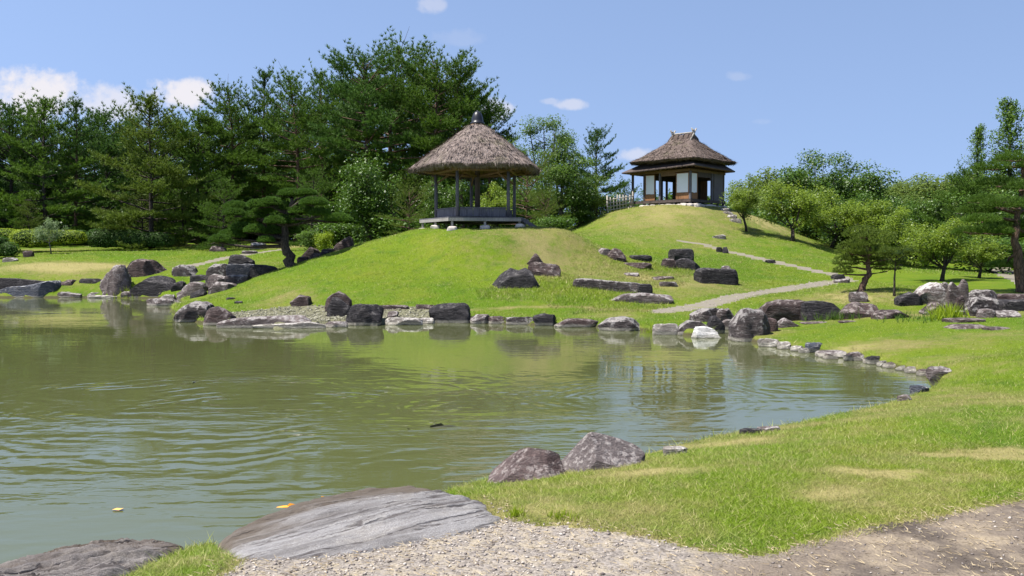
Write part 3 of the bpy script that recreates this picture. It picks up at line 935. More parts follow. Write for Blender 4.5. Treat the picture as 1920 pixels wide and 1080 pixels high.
def build_grass():
    vs, dr, tn = [], [], []

    def lay(n, x0, x1, y0, y1, h, w, lean=0.6, extra=None, thin=0.0):
        def keep(x, y):
            k = lawn_ok(x, y)
            if extra is not None: k &= extra(x, y)
            return k
        x, y = scatter(n, x0, x1, y0, y1, keep)
        d = dryness(x, y) if len(x) else np.zeros(0)
        m = rng.uniform(0, 1, len(x)) > d * thin
        x, y, d = x[m], y[m], d[m]
        hh = h * (1 - 0.45 * d) * (0.75 + 0.6 * fbm(x * 1.2, y * 1.2, 91))
        vs.append(blades(x, y, hh, w, lean))
        dr.append(np.repeat(d, 3)); tn.append(np.repeat(rng.uniform(0, 1, len(x)), 3))
    lay(260000, -3.2, 4.5, 4.6, 8.2, 0.034, 0.0055, 1.3, thin=0.75)
    lay(130000, -3.0, 8, 7.6, 11.5, 0.036, 0.007, 1.2, thin=0.6)
    lay(70000, 1.0, 10, 11, 16, 0.035, 0.008, 0.9, thin=0.4)
    lay(60000, 2.5, 16, 15.5, 27, 0.034, 0.010, 0.9, thin=0.4)
    lay(170000, -13, 16, 27, 46, 0.055, 0.017, 0.9, thin=0.35)
    lay(90000, -32, 26, 42, 66, 0.075, 0.026, 0.9, thin=0.3)
    # longer uncut grass around the stones of the middle slope
    p = [hit(a, b) for a, b in [(1120, 552), (1180, 575), (1140, 500), (1230, 510), (980, 545), (1290, 508), (1160, 590), (1215, 530), (1040, 520), (1090, 560)]]

    def rough(x, y):
        k = np.zeros(len(x), bool)
        for q in p: k |= ((x - q[0]) / 1.6) ** 2 + ((y - q[1]) / 1.4) ** 2 < 1 + 0.8 * (fbm(x * 2, y * 2, 77) - 0.5)
        return k
    lay(60000, -3, 10, 29, 42, 0.12, 0.020, 0.6, rough)
    # fringe hanging over the bank
    lay(60000, -3, 9, 5, 24, 0.10, 0.010, 1.0, lambda x, y: poly_sdf(POND, x, y) > -0.16)
    lay(60000, -22, 8, 25, 46, 0.11, 0.022, 0.9, lambda x, y: poly_sdf(POND, x, y) > -0.35)
    lay(24000, -3, 5, 4.2, 8, 0.06, 0.007, 1.0, lambda x, y: np.abs(poly_sdf(GRAVEL, x, y)) < 0.10)
    v = np.concatenate(vs).reshape(-1, 3)
    f = np.arange(len(v), dtype=np.int32).reshape(-1, 3)
    me = np_mesh('grass', v, f, M['grass'], {'dry': np.concatenate(dr), 'tone': np.concatenate(tn)})
    tag(link('grass', me), 'short mown lawn grass with dry straw patches', kind='stuff')
    print('grass tris', len(f))


OCT = np.array([(1, 0, 0), (0, 1, 0), (-1, 0, 0), (0, -1, 0), (0, 0, 1), (0, 0, -1)], float)
OCTF = np.array([(0, 1, 4), (1, 2, 4), (2, 3, 4), (3, 0, 4), (1, 0, 5), (2, 1, 5), (3, 2, 5), (0, 3, 5)])


def pebbles(name, x, y, smin, smax, mat, label):
    n = len(x); z = height(x, y)
    s = smin + (smax - smin) * rng.uniform(0, 1, n) ** 2.5
    v = OCT[None] * rng.uniform(0.55, 1.15, (n, 6, 1)) * (s[:, None, None]) * np.array([1, 1, 0.55]) * rng.uniform(0.6, 1.3, (n, 1, 3))
    v = v + rng.uniform(-0.25, 0.25, (n, 6, 3)) * s[:, None, None]
    a = rng.uniform(0, 6.28, n); c, q = np.cos(a)[:, None], np.sin(a)[:, None]
    v = np.stack([v[..., 0] * c - v[..., 1] * q, v[..., 0] * q + v[..., 1] * c, v[..., 2]], -1)
    v = v + np.stack([x, y, z + s * 0.2], -1)[:, None]
    f = (OCTF[None] + (np.arange(n) * 6)[:, None, None]).reshape(-1, 3).astype(np.int32)
    me = np_mesh(name, v.reshape(-1, 3), f, mat, {'tone': np.repeat(rng.uniform(0, 1, n), 6)})
    return tag(link(name, me), label, kind='stuff')


def build_litter():
    x, y = scatter(16000, -2.2, 4.4, 4.3, 6.4, lambda x, y: in_view(x, y, 0.3) & (poly_sdf(GRAVEL, x, y) > -0.04) & (rng.uniform(0, 1, len(x)) < 0.10 + 0.9 * sstep(1.3, -0.2, x)))
    pebbles('gravel', x, y, 0.004, 0.017, M['pebble_grey'], 'fine grey and brown gravel on the dry path')
    x, y = scatter(16000, -14, 0, 25, 34, lambda x, y: poly_sdf(BEACH, x, y) > -0.05)
    pebbles('beach_gravel', x, y, 0.02, 0.065, M['pebble_pale'], 'pale round pebbles of the small beach', )
    x, y = scatter(2500, 4, 14, 27, 42, lambda x, y: line_dist(PATH1, x, y) < 0.6)
    pebbles('path_gravel', x, y, 0.015, 0.045, M['pebble_grey'], 'grey gravel on the curved garden path')
    # dry straw lying about
    x, y = scatter(15000, -2.2, 4.4, 4.3, 6.8, lambda x, y: in_view(x, y, 0.3) & (poly_sdf(GRAVEL, x, y) > -0.15) & (rng.uniform(0, 1, len(x)) < 0.25 + 0.75 * fbm(x * 3, y * 3, 5)))
    n = len(x); z = height(x, y) + 0.008
    a = rng.uniform(0, 6.28, n); ln = rng.uniform(0.015, 0.065, n); w = rng.uniform(0.0007, 0.0017, n)
    dx, dy = np.cos(a), np.sin(a)
    v = np.empty((n, 3, 3))
    v[:, 0] = np.stack([x - dy * w, y + dx * w, z], -1); v[:, 1] = np.stack([x + dy * w, y - dx * w, z + 0.004], -1)
    v[:, 2] = np.stack([x + dx * ln, y + dy * ln, z + rng.uniform(0, 0.02, n)], -1)
    me = np_mesh('straw_litter', v.reshape(-1, 3), np.arange(3 * n, dtype=np.int32).reshape(-1, 3), M['straw'], {'tone': np.repeat(rng.uniform(0, 1, n), 3)})
    tag(link('straw_litter', me), 'dry straw bits strewn over the gravel path', kind='stuff')
# ------------------------------------------------------------------ stones
import bmesh
_ico = {}


def ico(n):
    if n not in _ico:
        bm = bmesh.new(); bmesh.ops.create_icosphere(bm, subdivisions=n, radius=1.0)
        v = np.array([p.co[:] for p in bm.verts]); f = np.array([[q.index for q in p.verts] for p in bm.faces], dtype=np.int32)
        bm.free(); _ico[n] = (v, f)
    return _ico[n]


def rock_mesh(seed, w, d, h, mat, boxy=3.0, prof=None, facets=11, rough=0.075, sub=4, lean=0.0, planes=(), sink=0.9, cut=0.66):
    r = np.random.default_rng(seed)
    v, f = ico(sub)
    v = v.copy()
    boxy = boxy * 1.4 + 1.0
    v = v / (np.sum(np.abs(v) ** boxy, 1) ** (1 / boxy))[:, None]
    for k in range(facets):
        n = r.normal(0, 1, 3); n[2] *= 0.8; n /= np.linalg.norm(n)
        ext = np.max(v @ n)
        dd = ext * r.uniform(cut, 0.96)
        e = np.maximum(v @ n - dd, 0)
        v -= n[None] * (e * 0.98)[:, None]
    for n, dd in planes:
        n = np.array(n) / np.linalg.norm(n)
        v -= n[None] * np.maximum(v @ n - dd, 0)[:, None]
    off = r.uniform(0, 50, 3)
    tilt = r.normal(0, 0.25, 2)
    nz = np.empty(len(v)); st = np.empty(len(v))
    asp = np.array([1.0, d / w, max(h / w, 0.4)])
    for i, p in enumerate(v):
        q = p * asp + off
        nz[i] = mnoise.fractal(Vector(q * 1.6), 0.8, 2.1, 5)
        st[i] = mnoise.noise(Vector((q[0] * 0.9, q[1] * 0.9, (q[2] + tilt[0] * q[0] + tilt[1] * q[1]) * 7.0)))
    nl = v / (np.linalg.norm(v, axis=1)[:, None] + 1e-9)
    v = v + nl * (nz * rough + st * rough * 0.28)[:, None]
    z = (v[:, 2] + 1) / 2
    z = z * (1 + sink) - sink
    if prof is not None:
        us, hs = zip(*prof)
        s = np.interp(np.clip(v[:, 0], -1, 1), us, hs)
        z = np.where(z > 0, z * s, z)
    mz = z.max()
    z = np.where(z > 0, z / mz, z)
    x = v[:, 0] / np.abs(v[:, 0]).max() * w / 2 + lean * z * h
    V = np.stack([x, v[:, 1] * d / 2, z * h], -1)
    me = np_mesh('stone', V, f, M[mat], smooth=True)
    me.set_sharp_from_angle(angle=R(24))
    return me


def stone(name, cat, label, x0, x1, top, base, mat, dep=0.75, D=None, group=None, rz=None, zoff=0.0, base_z=None, **kw):
    """A stone seen between columns x0..x1 with its top and foot at the given photo rows."""
    cx = (x0 + x1) / 2
    if D is None:
        p = hit(cx, base); D0 = p[1]; z0 = p[2]
    else:
        D0 = D; q = at_depth(cx, base, D); z0 = hgt(q[0], q[1])
        z0 = min(z0, q[2] + 0.03) if base_z is None else q[2]
        if z0 < 0: z0 = 0.0
    w = (x1 - x0) * D0 / F
    d = w * dep
    Dc = D0 + d * 0.5
    zt_line = CAMZ + (HOR - top) / F * (D0 + d * (0.35 if top < base - 6 else 0.9))
    h = max(zt_line - z0, 0.05)
    seed = int(x0 * 31 + base * 7) % 100000
    r = np.random.default_rng(seed)
    sub = kw.pop('sub', 4 if (x1 - x0) > 34 else 3)
    me = rock_mesh(seed, w * 1.10, d, h, mat, sub=sub, **kw)
    me.name = name
    o = link(name, me)
    o.location = ((cx - 960) / F * Dc, Dc, z0 + zoff)
    o.rotation_euler = (0, 0, r.uniform(-0.18, 0.18) if rz is None else rz)
    tag(o, label, cat, group)
    ROCK_DISCS.append((o.location.x, o.location.y, w / 2, d / 2))
    return o


G_W = 'stones along the far waterline'
G_L = 'boulders of the left cascade'
G_M = 'stones set into the middle slope'
G_R = 'boulders by the right lawn'
G_S = 'edging stones of the right bank'
FLAT = [(-1, 0.9), (1, 0.9)]

# ---- left cascade
S = stone
S('boulder', 'boulder', 'long blue-grey boulder at the pond corner, its top rising to a point on the right', -6, 107, 526, 558, 'blue', 0.5, group=G_L, boxy=5, facets=5, prof=[(-1, .25), (-.75, .45), (-.4, .62), (0, .68), (.45, .85), (.9, 1.05), (1, .95)], rz=0.0, rough=.06)
S('boulder', 'boulder', 'squat dark brown boulder just right of the long blue-grey one', 107, 144, 524, 546, 'brown', 0.9, D=45, group=G_L, boxy=5, prof=[(-1, .85), (-.2, .8), (.4, 1), (1, .9)])
S('shore_stone', 'stone', 'low ragged dark stone on the waterline below the squat brown boulder', 107, 160, 547, 557, 'mottled', 0.5, group=G_W, boxy=4)
S('boulder', 'boulder', 'small wedge of dark rock between the squat boulder and the flat-topped block', 144, 160, 525, 535, 'dark', 0.9, D=46, group=G_L)
S('boulder', 'boulder', 'flat-topped dark block leaning on the pale peaked boulder', 155, 193, 522, 541, 'dark', 0.8, D=45.2, group=G_L, boxy=7, prof=FLAT, rough=.04)
S('boulder', 'boulder', 'small flat dark block behind the pale peaked boulder', 174, 201, 511, 523, 'dark', 0.8, D=47.5, group=G_L, boxy=7, prof=FLAT, rough=.04)
S('shore_stone', 'stone', 'short pale flat stone at the water left of the longer white ledge', 164, 191, 548, 557, 'pale', 0.6, group=G_W, boxy=5)
S('shore_stone', 'stone', 'long thin whitish ledge at the water below the pale peaked boulder', 170, 224, 553, 559, 'pale', 0.5, group=G_W, boxy=5)
S('boulder', 'boulder', 'pale grey streaked boulder rising to a peak near the left water edge', 190, 250, 496, 550, 'grey', 0.75, group=G_L, boxy=2.6, facets=12, prof=[(-1, .62), (-.6, .68), (-.25, .78), (.15, 1.02), (.45, .9), (.8, .55), (1, .35)], rough=.16)
S('shore_stone', 'stone', 'low greenish-grey stone in the water in front of the peaked boulder', 229, 264, 546, 559, 'grey', 0.7, group=G_W, boxy=3)
S('boulder', 'boulder', 'biggest purple-brown boulder with a level top, up on the left lawn edge', 249, 309, 485, 518, 'brown', 0.8, group=G_L, boxy=4.5, prof=[(-1, .8), (-.5, 1), (.5, 1), (1, .75)], rough=.12)
S('boulder', 'boulder', 'narrow dark boulder tucked against the left side of the biggest purple-brown one', 238, 258, 488, 511, 'dark', 1.0, D=46.6, group=G_L, prof=[(-1, .5), (0, .8), (1, 1)])
S('boulder', 'boulder', 'large blackish flat-topped boulder below the biggest purple-brown one', 250, 331, 517, 555, 'dark', 0.6, group=G_L, boxy=6, facets=6, prof=[(-1, .85), (-.7, 1), (.3, 1), (.7, .85), (1, .55)], rough=.06)
S('boulder', 'boulder', 'mottled humped boulder sitting alone on the lawn right of the biggest purple-brown one', 326, 372, 496, 518, 'mottled', 0.8, group=G_L, prof=[(-1, .7), (-.3, 1), (.4, .9), (1, .35)])
S('boulder', 'boulder', 'dark stone in the gap right of the large blackish flat-topped boulder', 321, 347, 527, 546, 'dark', 0.9, group=G_L)
S('boulder', 'boulder', 'low flat dark stone in grass below the mottled humped boulder', 359, 395, 515, 527, 'dark', 0.8, group=G_L, boxy=4)
S('boulder', 'boulder', 'low mottled stone left of the stacked dark cap', 390, 431, 494, 514, 'mottled', 0.8, D=43.5, group=G_L, boxy=3)
S('boulder', 'boulder', 'slanting grey boulder with a lilac face behind the small round stone', 334, 392, 528, 556, 'grey', 0.7, D=40.5, group=G_L, boxy=3.5, prof=[(-1, .25), (-.4, .85), (0, 1), (.8, .95), (1, .7)])
S('boulder', 'boulder', 'small rounded dark stone at the foot of the slanting grey boulder', 357, 386, 542, 557, 'dark', 0.9, D=38.6, group=G_L, boxy=2.5, prof=[(-1, .4), (.4, 1), (1, .8)])
S('boulder', 'boulder', 'lilac-grey block with a rounded left shoulder in the cascade', 391, 440, 513, 545, 'grey', 0.8, D=40.6, group=G_L, boxy=4, prof=[(-1, .9), (-.5, 1), (.5, .8), (1, .75)])
S('boulder', 'boulder', 'upright blue-grey slab face carrying the dark cap stone', 428, 478, 494, 526, 'blue', 0.5, D=41.4, group=G_L, boxy=7, prof=FLAT, rough=.04, facets=4)
S('boulder', 'boulder', 'dark brown wedge whose top falls away to the right below the clipped pine', 468, 532, 496, 531, 'dark', 0.5, D=40.2, group=G_L, boxy=6, prof=[(-1, 1), (-.2, 1), (.4, .85), (1, .3)], rough=.05, facets=5)
S('boulder', 'boulder', 'dark cap stone resting on the upright blue-grey slab', 430, 476, 477, 496, 'dark', 0.7, D=41.6, group=G_L, boxy=3, prof=[(-1, .75), (-.6, 1), (.4, .95), (1, .6)], base_z=1)
S('boulder', 'boulder', 'rugged grey stone with pale streaks below the upright slab', 424, 471, 515, 538, 'mottled', 0.8, D=39.8, group=G_L, boxy=4)
S('boulder', 'boulder', 'brown-topped stone with a pale left face, lowest of the cascade', 394, 447, 528, 548, 'grey', 0.8, D=38.8, group=G_L, boxy=4, prof=[(-1, .8), (-.5, 1), (.5, .85), (1, .5)])
S('shore_stone', 'stone', 'flat brownish stone with a pale foot on the water left of the striped boulder', 278, 338, 557, 577, 'grey', 0.6, D=37.2, group=G_W, boxy=4, zoff=-.05)
S('shore_stone', 'stone', 'small pale flat stone lying behind the flat brownish one', 302, 329, 552, 559, 'pale', 0.7, D=40.5, group=G_W, boxy=5)
# ---- point and beach
S('boulder', 'boulder', 'large striped brown and white boulder on the point of the pebble beach', 327, 408, 565, 604, 'mottled', 0.8, group=G_W, boxy=2.7, prof=[(-1, .3), (-.6, .7), (-.1, 1), (.4, .98), (.8, .75), (1, .4)], rough=.12, sub=5)
S('boulder', 'boulder', 'smooth rounded brown boulder beside the striped one on the point', 386, 438, 575, 607, 'brown', 0.9, group=G_W, boxy=3, prof=[(-1, .8), (-.4, 1), (.4, .85), (1, .6)], rough=.06)
S('shore_stone', 'stone', 'long grey slab sloping up to the right at the beach water edge', 415, 577, 592, 615, 'grey', 0.28, group=G_W, boxy=4, prof=[(-1, .55), (-.6, .75), (.2, .9), (.8, 1), (1, .6)], rz=0.05, rough=.05, sub=5)
S('shore_stone', 'stone', 'pale flat slab in the water in front of the long grey slab', 470, 606, 604, 618, 'pale', 0.25, D=25.9, group=G_W, boxy=4, prof=[(-1, .5), (.5, 1), (1, .7)], rough=.04)
S('shore_stone', 'stone', 'low grey flat stone between the pale slab and the whitish-footed boulder', 602, 650, 603, 614, 'grey', 0.5, group=G_W, boxy=4)
S('boulder', 'boulder', 'rounded brown half-buried stone at the back of the pebble beach', 543, 588, 552, 575, 'brown', 0.7, group=G_W, boxy=2.5, prof=[(-1, .5), (-.2, 1), (.5, .9), (1, .6)])
S('boulder', 'boulder', 'brown rugged boulder behind the dark pointed one on the beach', 611, 659, 546, 582, 'brown', 0.8, D=30.4, group=G_W, prof=[(-1, .7), (0, 1), (.5, .9), (1, .65)])
S('boulder', 'boulder', 'dark pointed boulder with a flat face standing on the pebble beach', 613, 657, 557, 594, 'dark', 0.7, D=28.6, group=G_W, boxy=3.5, prof=[(-1, .6), (-.4, 1.0), (.3, .8), (1, .55)], facets=6, rough=.05)
S('boulder', 'boulder', 'large blackish boulder with a whitish foot in the water', 649, 722, 570, 611, 'dark', 0.75, group=G_W, boxy=3.4, prof=[(-1, .55), (-.7, .95), (-.2, 1), (.5, .95), (.8, .85), (1, .5)], rough=.13, sub=5)
S('shore_stone', 'stone', 'pale low slab at the waterline right of the whitish-footed boulder', 722, 790, 596, 610, 'pale', 0.4, group=G_W, boxy=4)
S('shore_stone', 'stone', 'little grey stone standing on pebbles behind the pale low slab', 727, 747, 583, 596, 'grey', 0.9, group=G_W)
S('shore_stone', 'stone', 'small pale stone squeezed left of the veined block', 786, 814, 596, 607, 'pale', 0.6, group=G_W)
S('edging_stone', 'stone', 'thin stone edging strip behind the beach, left piece', 708, 765, 572, 580, 'brown', 0.35, group='thin edging stones behind the beach', boxy=5)
S('edging_stone', 'stone', 'thin stone edging strip ending at the veined block', 775, 818, 571, 580, 'brown', 0.35, group='thin edging stones behind the beach', boxy=5)
S('boulder', 'boulder', 'square dark block with pale diagonal veins on the waterline', 808, 882, 568, 606, 'dark', 0.7, group=G_W, boxy=5, prof=[(-1, .85), (-.5, 1), (.7, 1), (1, .8)], rough=.09, sub=5)
# ---- waterline, centre
S('shore_stone', 'stone', 'ragged grey-brown stone right of the veined block', 882, 920, 589, 607, 'grey', 0.7, group=G_W)
S('shore_stone', 'stone', 'rounded reddish-brown waterline stone between ragged grey ones', 914, 949, 593, 607, 'brown', 0.7, group=G_W, boxy=3)
S('shore_stone', 'stone', 'long mottled waterline stone left of the small black block', 949, 1004, 594, 609, 'mottled', 0.5, group=G_W, boxy=4)
S('shore_stone', 'stone', 'small black block on the waterline, middle of the far bank', 1000, 1043, 588, 611, 'dark', 0.7, group=G_W, boxy=5, prof=[(-1, .8), (0, 1), (.8, .9), (1, .7)])
S('shore_stone', 'stone', 'low long brown stone with a ledge right of the black block', 1042, 1126, 597, 614, 'brown', 0.4, group=G_W, boxy=4, prof=[(-1, .5), (-.5, 1), (.4, .9), (1, .6)])
S('shore_stone', 'stone', 'wide rough dark stone with a pale waterline, nearest the grass tuft', 1123, 1208, 594, 621, 'mottled', 0.6, group=G_W, boxy=3.4, prof=[(-1, .6), (-.6, .95), (0, 1), (.5, .9), (1, .5)], rough=.12)
S('shore_stone', 'stone', 'pale squared block on the waterline right of the grass tuft', 1226, 1270, 607, 628, 'pale', 0.6, group=G_W, boxy=6, prof=FLAT, rough=.05)
S('shore_stone', 'stone', 'speckled grey rounded stone behind the white rock', 1271, 1330, 601, 630, 'mottled', 0.7, D=23.7, group=G_W, boxy=2.6, prof=[(-1, .5), (-.3, 1), (.4, .95), (1, .5)])
S('white_rock', 'rock', 'bright white rock lying half in the water with a low tip on the right', 1294, 1352, 612, 634, 'white', 0.6, D=22.9, group=G_W, boxy=2.4, prof=[(-1, .5), (-.5, .95), (0, 1), (.4, .8), (.7, .35), (1, .2)], rough=.14)
S('boulder', 'boulder', 'flat dark lichen-spotted stone above the white rock', 1298, 1352, 577, 598, 'mottled', 0.7, D=26.6, group=G_W, boxy=3)
S('boulder', 'boulder', 'dark jagged stone leaning at the mouth of the little inlet', 1324, 1358, 592, 628, 'dark', 0.9, D=24.2, group=G_W, boxy=3, prof=[(-1, .9), (0, 1), (1, .6)])
S('boulder', 'boulder', 'pale brown rounded stone at the head of the little inlet', 1345, 1382, 578, 602, 'grey', 0.8, D=26.2, group=G_W, boxy=3)
S('shore_stone', 'stone', 'flat grey stone closing the back of the little inlet', 1346, 1376, 599, 615, 'grey', 0.6, D=25.4, group=G_W, boxy=5)
S('boulder', 'boulder', 'big round speckled boulder standing in the water at the inlet', 1371, 1441, 578, 641, 'mottled', 0.9, group=G_R, boxy=2.5, facets=10, prof=[(-1, .75), (-.5, .97), (0, 1), (.6, .95), (1, .7)], rough=.09, sub=5, cut=.82)
S('boulder', 'boulder', 'brown knob of rock against the right side of the big round speckled boulder', 1422, 1458, 596, 622, 'brown', 0.9, D=22.6, group=G_R)
S('boulder', 'boulder', 'low grey striped stone in the grass right of the brown knob', 1457, 1498, 596, 614, 'grey', 0.8, group=G_R, prof=[(-1, .6), (-.3, 1), (.3, .9), (1, .5)])
# ---- right lawn
S('boulder', 'boulder', 'long purple-brown boulder behind the big round speckled one', 1418, 1524, 562, 602, 'brown', 0.6, D=24.9, group=G_R, boxy=3.2, prof=[(-1, .4), (-.6, .85), (-.1, 1), (.5, .98), (1, .8)], rough=.08, sub=5)
S('boulder', 'boulder', 'broad dark boulder joined to the right end of the long purple-brown one', 1500, 1573, 564, 602, 'dark', 0.7, D=24.7, group=G_R, boxy=4, prof=[(-1, .95), (0, 1), (.6, .9), (1, .6)], rough=.08)
S('boulder', 'boulder', 'wedge-topped brown boulder with a level crest between dry grass clumps', 1572, 1645, 567, 597, 'brown', 0.7, group=G_R, boxy=4, prof=[(-1, .35), (-.4, .85), (0, 1), (.6, .95), (.9, .9), (1, .7)])
S('boulder', 'boulder', 'small pale-topped square stone under the spreading little pine', 1595, 1625, 547, 567, 'grey', 0.9, group=G_R, boxy=6, prof=FLAT)
S('boulder', 'boulder', 'low flat brown stone in dry grass beside the wedge-topped boulder', 1640, 1704, 581, 598, 'brown', 0.6, group=G_R, boxy=4)
S('boulder', 'boulder', 'near-black boulder at the left shoulder of the white-streaked one', 1683, 1724, 547, 574, 'dark', 0.9, group=G_R, boxy=4, prof=[(-1, .6), (0, 1), (1, .95)])
S('boulder', 'boulder', 'large rounded white-streaked boulder left of the notched stone', 1714, 1785, 529, 572, 'striped', 0.8, group=G_R, boxy=2.7, prof=[(-1, .45), (-.5, .85), (0, 1), (.5, .95), (.9, .75), (1, .5)], rough=.07, sub=5)
S('boulder', 'boulder', 'brown crumbling mound of rock below the white-streaked boulder', 1727, 1780, 565, 592, 'brown', 0.8, D=24.3, group=G_R, boxy=2.3, prof=[(-1, .35), (0, 1), (.6, .8), (1, .4)], rough=.14)
S('standing_stone', 'stone', 'upright grey stone with a heart-like notched top', 1778, 1814, 523, 583, 'grey', 0.35, D=25.4, group=G_R, boxy=5, facets=3, prof=[(-1, .85), (-.6, .97), (-.15, .82), (.1, .82), (.5, 1.06), (.9, .98), (1, .85)], rough=.04, rz=0.0, sub=5)
S('boulder', 'boulder', 'small grey stone peeping out between the white-streaked boulder and the notched stone', 1764, 1784, 529, 560, 'grey', 0.8, D=27.0, group=G_R)
S('boulder', 'boulder', 'narrow reddish stone at the foot of the notched stone', 1792, 1814, 554, 584, 'brown', 0.6, D=24.6, group=G_R, prof=[(-1, .8), (.4, .9), (1, 1)])
S('boulder', 'boulder', 'square rough grey-green boulder right of the notched stone', 1809, 1866, 556, 593, 'mottled', 0.8, group=G_R, boxy=4.5, prof=[(-1, .8), (-.4, 1), (1, 1)], rough=.13, sub=5)
S('boulder', 'boulder', 'dark flat boulder lying behind and above the square rough one', 1815, 1867, 543, 567, 'mottled', 0.7, D=25.6, group=G_R, boxy=5)
S('boulder', 'boulder', 'small round grey stone at the foot of the square rough boulder', 1832, 1864, 579, 593, 'grey', 0.9, D=22.9, group=G_R, boxy=2.2)
S('boulder', 'boulder', 'upper layered ledge of reddish slabs at the right-hand end of the boulders', 1872, 1960, 551, 566, 'brown', 0.6, D=25.4, group=G_R, boxy=6, rough=.05)
S('boulder', 'boulder', 'lower dark layered slab under the reddish ledge at the right-hand end', 1866, 1950, 562, 576, 'dark', 0.6, D=24.8, group=G_R, boxy=6, rough=.05)
S('boulder', 'boulder', 'low rubble-like pale stone below the layered slabs', 1866, 1914, 582, 596, 'grey', 0.8, group=G_R, boxy=2.6, rough=.18)
S('boulder', 'boulder', 'flat grey stone lying before the notched stone', 1768, 1820, 582, 591, 'grey', 0.6, group=G_R, boxy=5)
for x0, x1, t, b, lab in [(1782, 1852, 608, 617, 'longest flat paving stone in the lawn before the notched stone'), (1778, 1842, 596, 605, 'flat paving stone half hidden in grass behind the longest one'),
                          (1850, 1893, 612, 619, 'small flat paving stone at the right-hand end of the lawn row'), (1575, 1605, 599, 605, 'small flat stone in the lawn below the wedge-topped boulder'), (1505, 1560, 601, 607, 'flat dark lawn stone in front of the broad dark boulder')]:
    S('stepping_stone', 'stone', lab, x0, x1, t, b, 'brown', 0.8, group='flat stones in the right lawn', boxy=6, prof=FLAT, rough=.04, zoff=-.02)
# ---- right bank
for x0, x1, t, b, m, lab in [(1423, 1460, 635, 651, 'pale', 'pale smooth stone at the water just right of the big round boulder'), (1460, 1485, 641, 655, 'pale', 'second pale stone along the right bank'),
                             (1485, 1510, 649, 659, 'pale', 'low whitish stone, third along the right bank'), (1511, 1549, 642, 661, 'blue', 'grey stone standing highest along the right bank edge'),
                             (1535, 1592, 658, 671, 'grey', 'long low stone strip in the right bank edge'), (1592, 1629, 661, 677, 'grey', 'pale triangular stone in the middle of the right bank edge'),
                             (1628, 1658, 667, 683, 'dark', 'dark broken stones under the turf of the right bank'), (1660, 1690, 680, 690, 'brown', 'brown stone under overhanging dry turf'),
                             (1701, 1725, 688, 698, 'grey', 'small grey stone just before the corner of the pond'), (1744, 1785, 688, 709, 'grey', 'grey stone on the turf at the corner of the pond'),
                             (1712, 1744, 723, 736, 'blue', 'bluish stone lying alone in the shallows at the pond corner'), (1688, 1712, 741, 751, 'grey', 'flat wet stone nearest the pond corner on the near bank')]:
    S('edging_stone', 'stone', lab, x0, x1, t, b, m, 0.75, group=G_S, boxy=3, rough=.10)
for x0, x1, t, b, m, lab in [(1500, 1520, 653, 662, 'mottled', 'small mottled stone left of the highest grey stone on the right bank'), (1545, 1572, 664, 674, 'brown', 'low brown stone in the water before the long low stone strip'),
                             (1584, 1600, 666, 677, 'dark', 'small dark stone left of the pale triangular stone'), (1622, 1640, 671, 682, 'brown', 'small brown stone right of the pale triangular stone'),
                             (1648, 1668, 677, 687, 'mottled', 'mottled stone between the dark broken stones and the brown stone under turf'), (1684, 1706, 686, 695, 'dark', 'dark stone left of the small grey stone before the pond corner'), (1722, 1748, 693, 704, 'brown', 'brown stone tucked against the left side of the grey corner stone')]:
    S('edging_stone', 'stone', lab, x0, x1, t, b, m, 0.75, group=G_S, boxy=3, rough=.10)
for x0, x1, t, b, m, lab in [(1247, 1290, 840, 852, 'pale', 'whitish stone under the near turf edge right of the paired rocks'), (1390, 1430, 806, 813, 'dark', 'dark flat stone in the near bank edge'), (1426, 1466, 803, 809, 'grey', 'pale flat stone beside the dark one in the near bank edge')]:
    S('edging_stone', 'stone', lab, x0, x1, t, b, m, 0.6, group='stones in the near bank edge', boxy=4, rough=.08)
# ---- middle slope
S('boulder', 'boulder', 'big blue-black boulder alone on the bright middle slope', 922, 1012, 502, 541, 'dark', 0.7, group=G_M, boxy=2.8, facets=10, prof=[(-1, .3), (-.6, .8), (-.2, 1.02), (.1, .9), (.4, .98), (.8, .75), (1, .35)], rough=.08, sub=5)
S('boulder', 'boulder', 'pointed brown stone above the big blue-black boulder', 985, 1019, 475, 501, 'brown', 0.9, group=G_M, boxy=2.5, prof=[(-1, .45), (-.3, .75), (.15, 1.05), (.6, .7), (1, .35)])
S('boulder', 'boulder', 'long brown stone lying against the pointed one', 992, 1049, 491, 518, 'brown', 0.5, group=G_M, boxy=4, prof=[(-1, 1), (0, .85), (.9, .8), (1, .6)])
S('boulder', 'boulder', 'pale-faced small stone at the upper end of the middle slope group', 1121, 1147, 465, 479, 'grey', 0.8, group=G_M)
S('boulder', 'boulder', 'rounded grey boulder touching the pale-faced small stone', 1139, 1173, 465, 489, 'brown', 0.9, group=G_M, boxy=2.6, prof=[(-1, .8), (-.3, 1), (.4, .9), (1, .4)])
S('stepping_stone', 'stone', 'dark broken flat stone above the long smooth flat one', 1179, 1219, 478, 489, 'dark', 0.8, group=G_M, boxy=4)
S('stepping_stone', 'stone', 'long smooth flat stone below the dark broken one', 1167, 1220, 492, 503, 'brown', 0.5, group=G_M, boxy=4)
S('stepping_stone', 'stone', 'small flat stone at the head of the bare worn patch', 1166, 1197, 511, 518, 'grey', 0.8, group=G_M, boxy=5)
S('stepping_stone', 'stone', 'flat brown stone across the bare worn patch', 1223, 1262, 518, 525, 'brown', 0.7, group=G_M, boxy=5)
S('stepping_stone', 'stone', 'thin tilted flat stone at the lower end of the bare worn patch', 1238, 1270, 528, 538, 'grey', 0.6, group=G_M, boxy=5)
S('boulder', 'boulder', 'lower left stone of the piled trio on the slope', 1240, 1266, 484, 503, 'brown', 0.9, group=G_M)
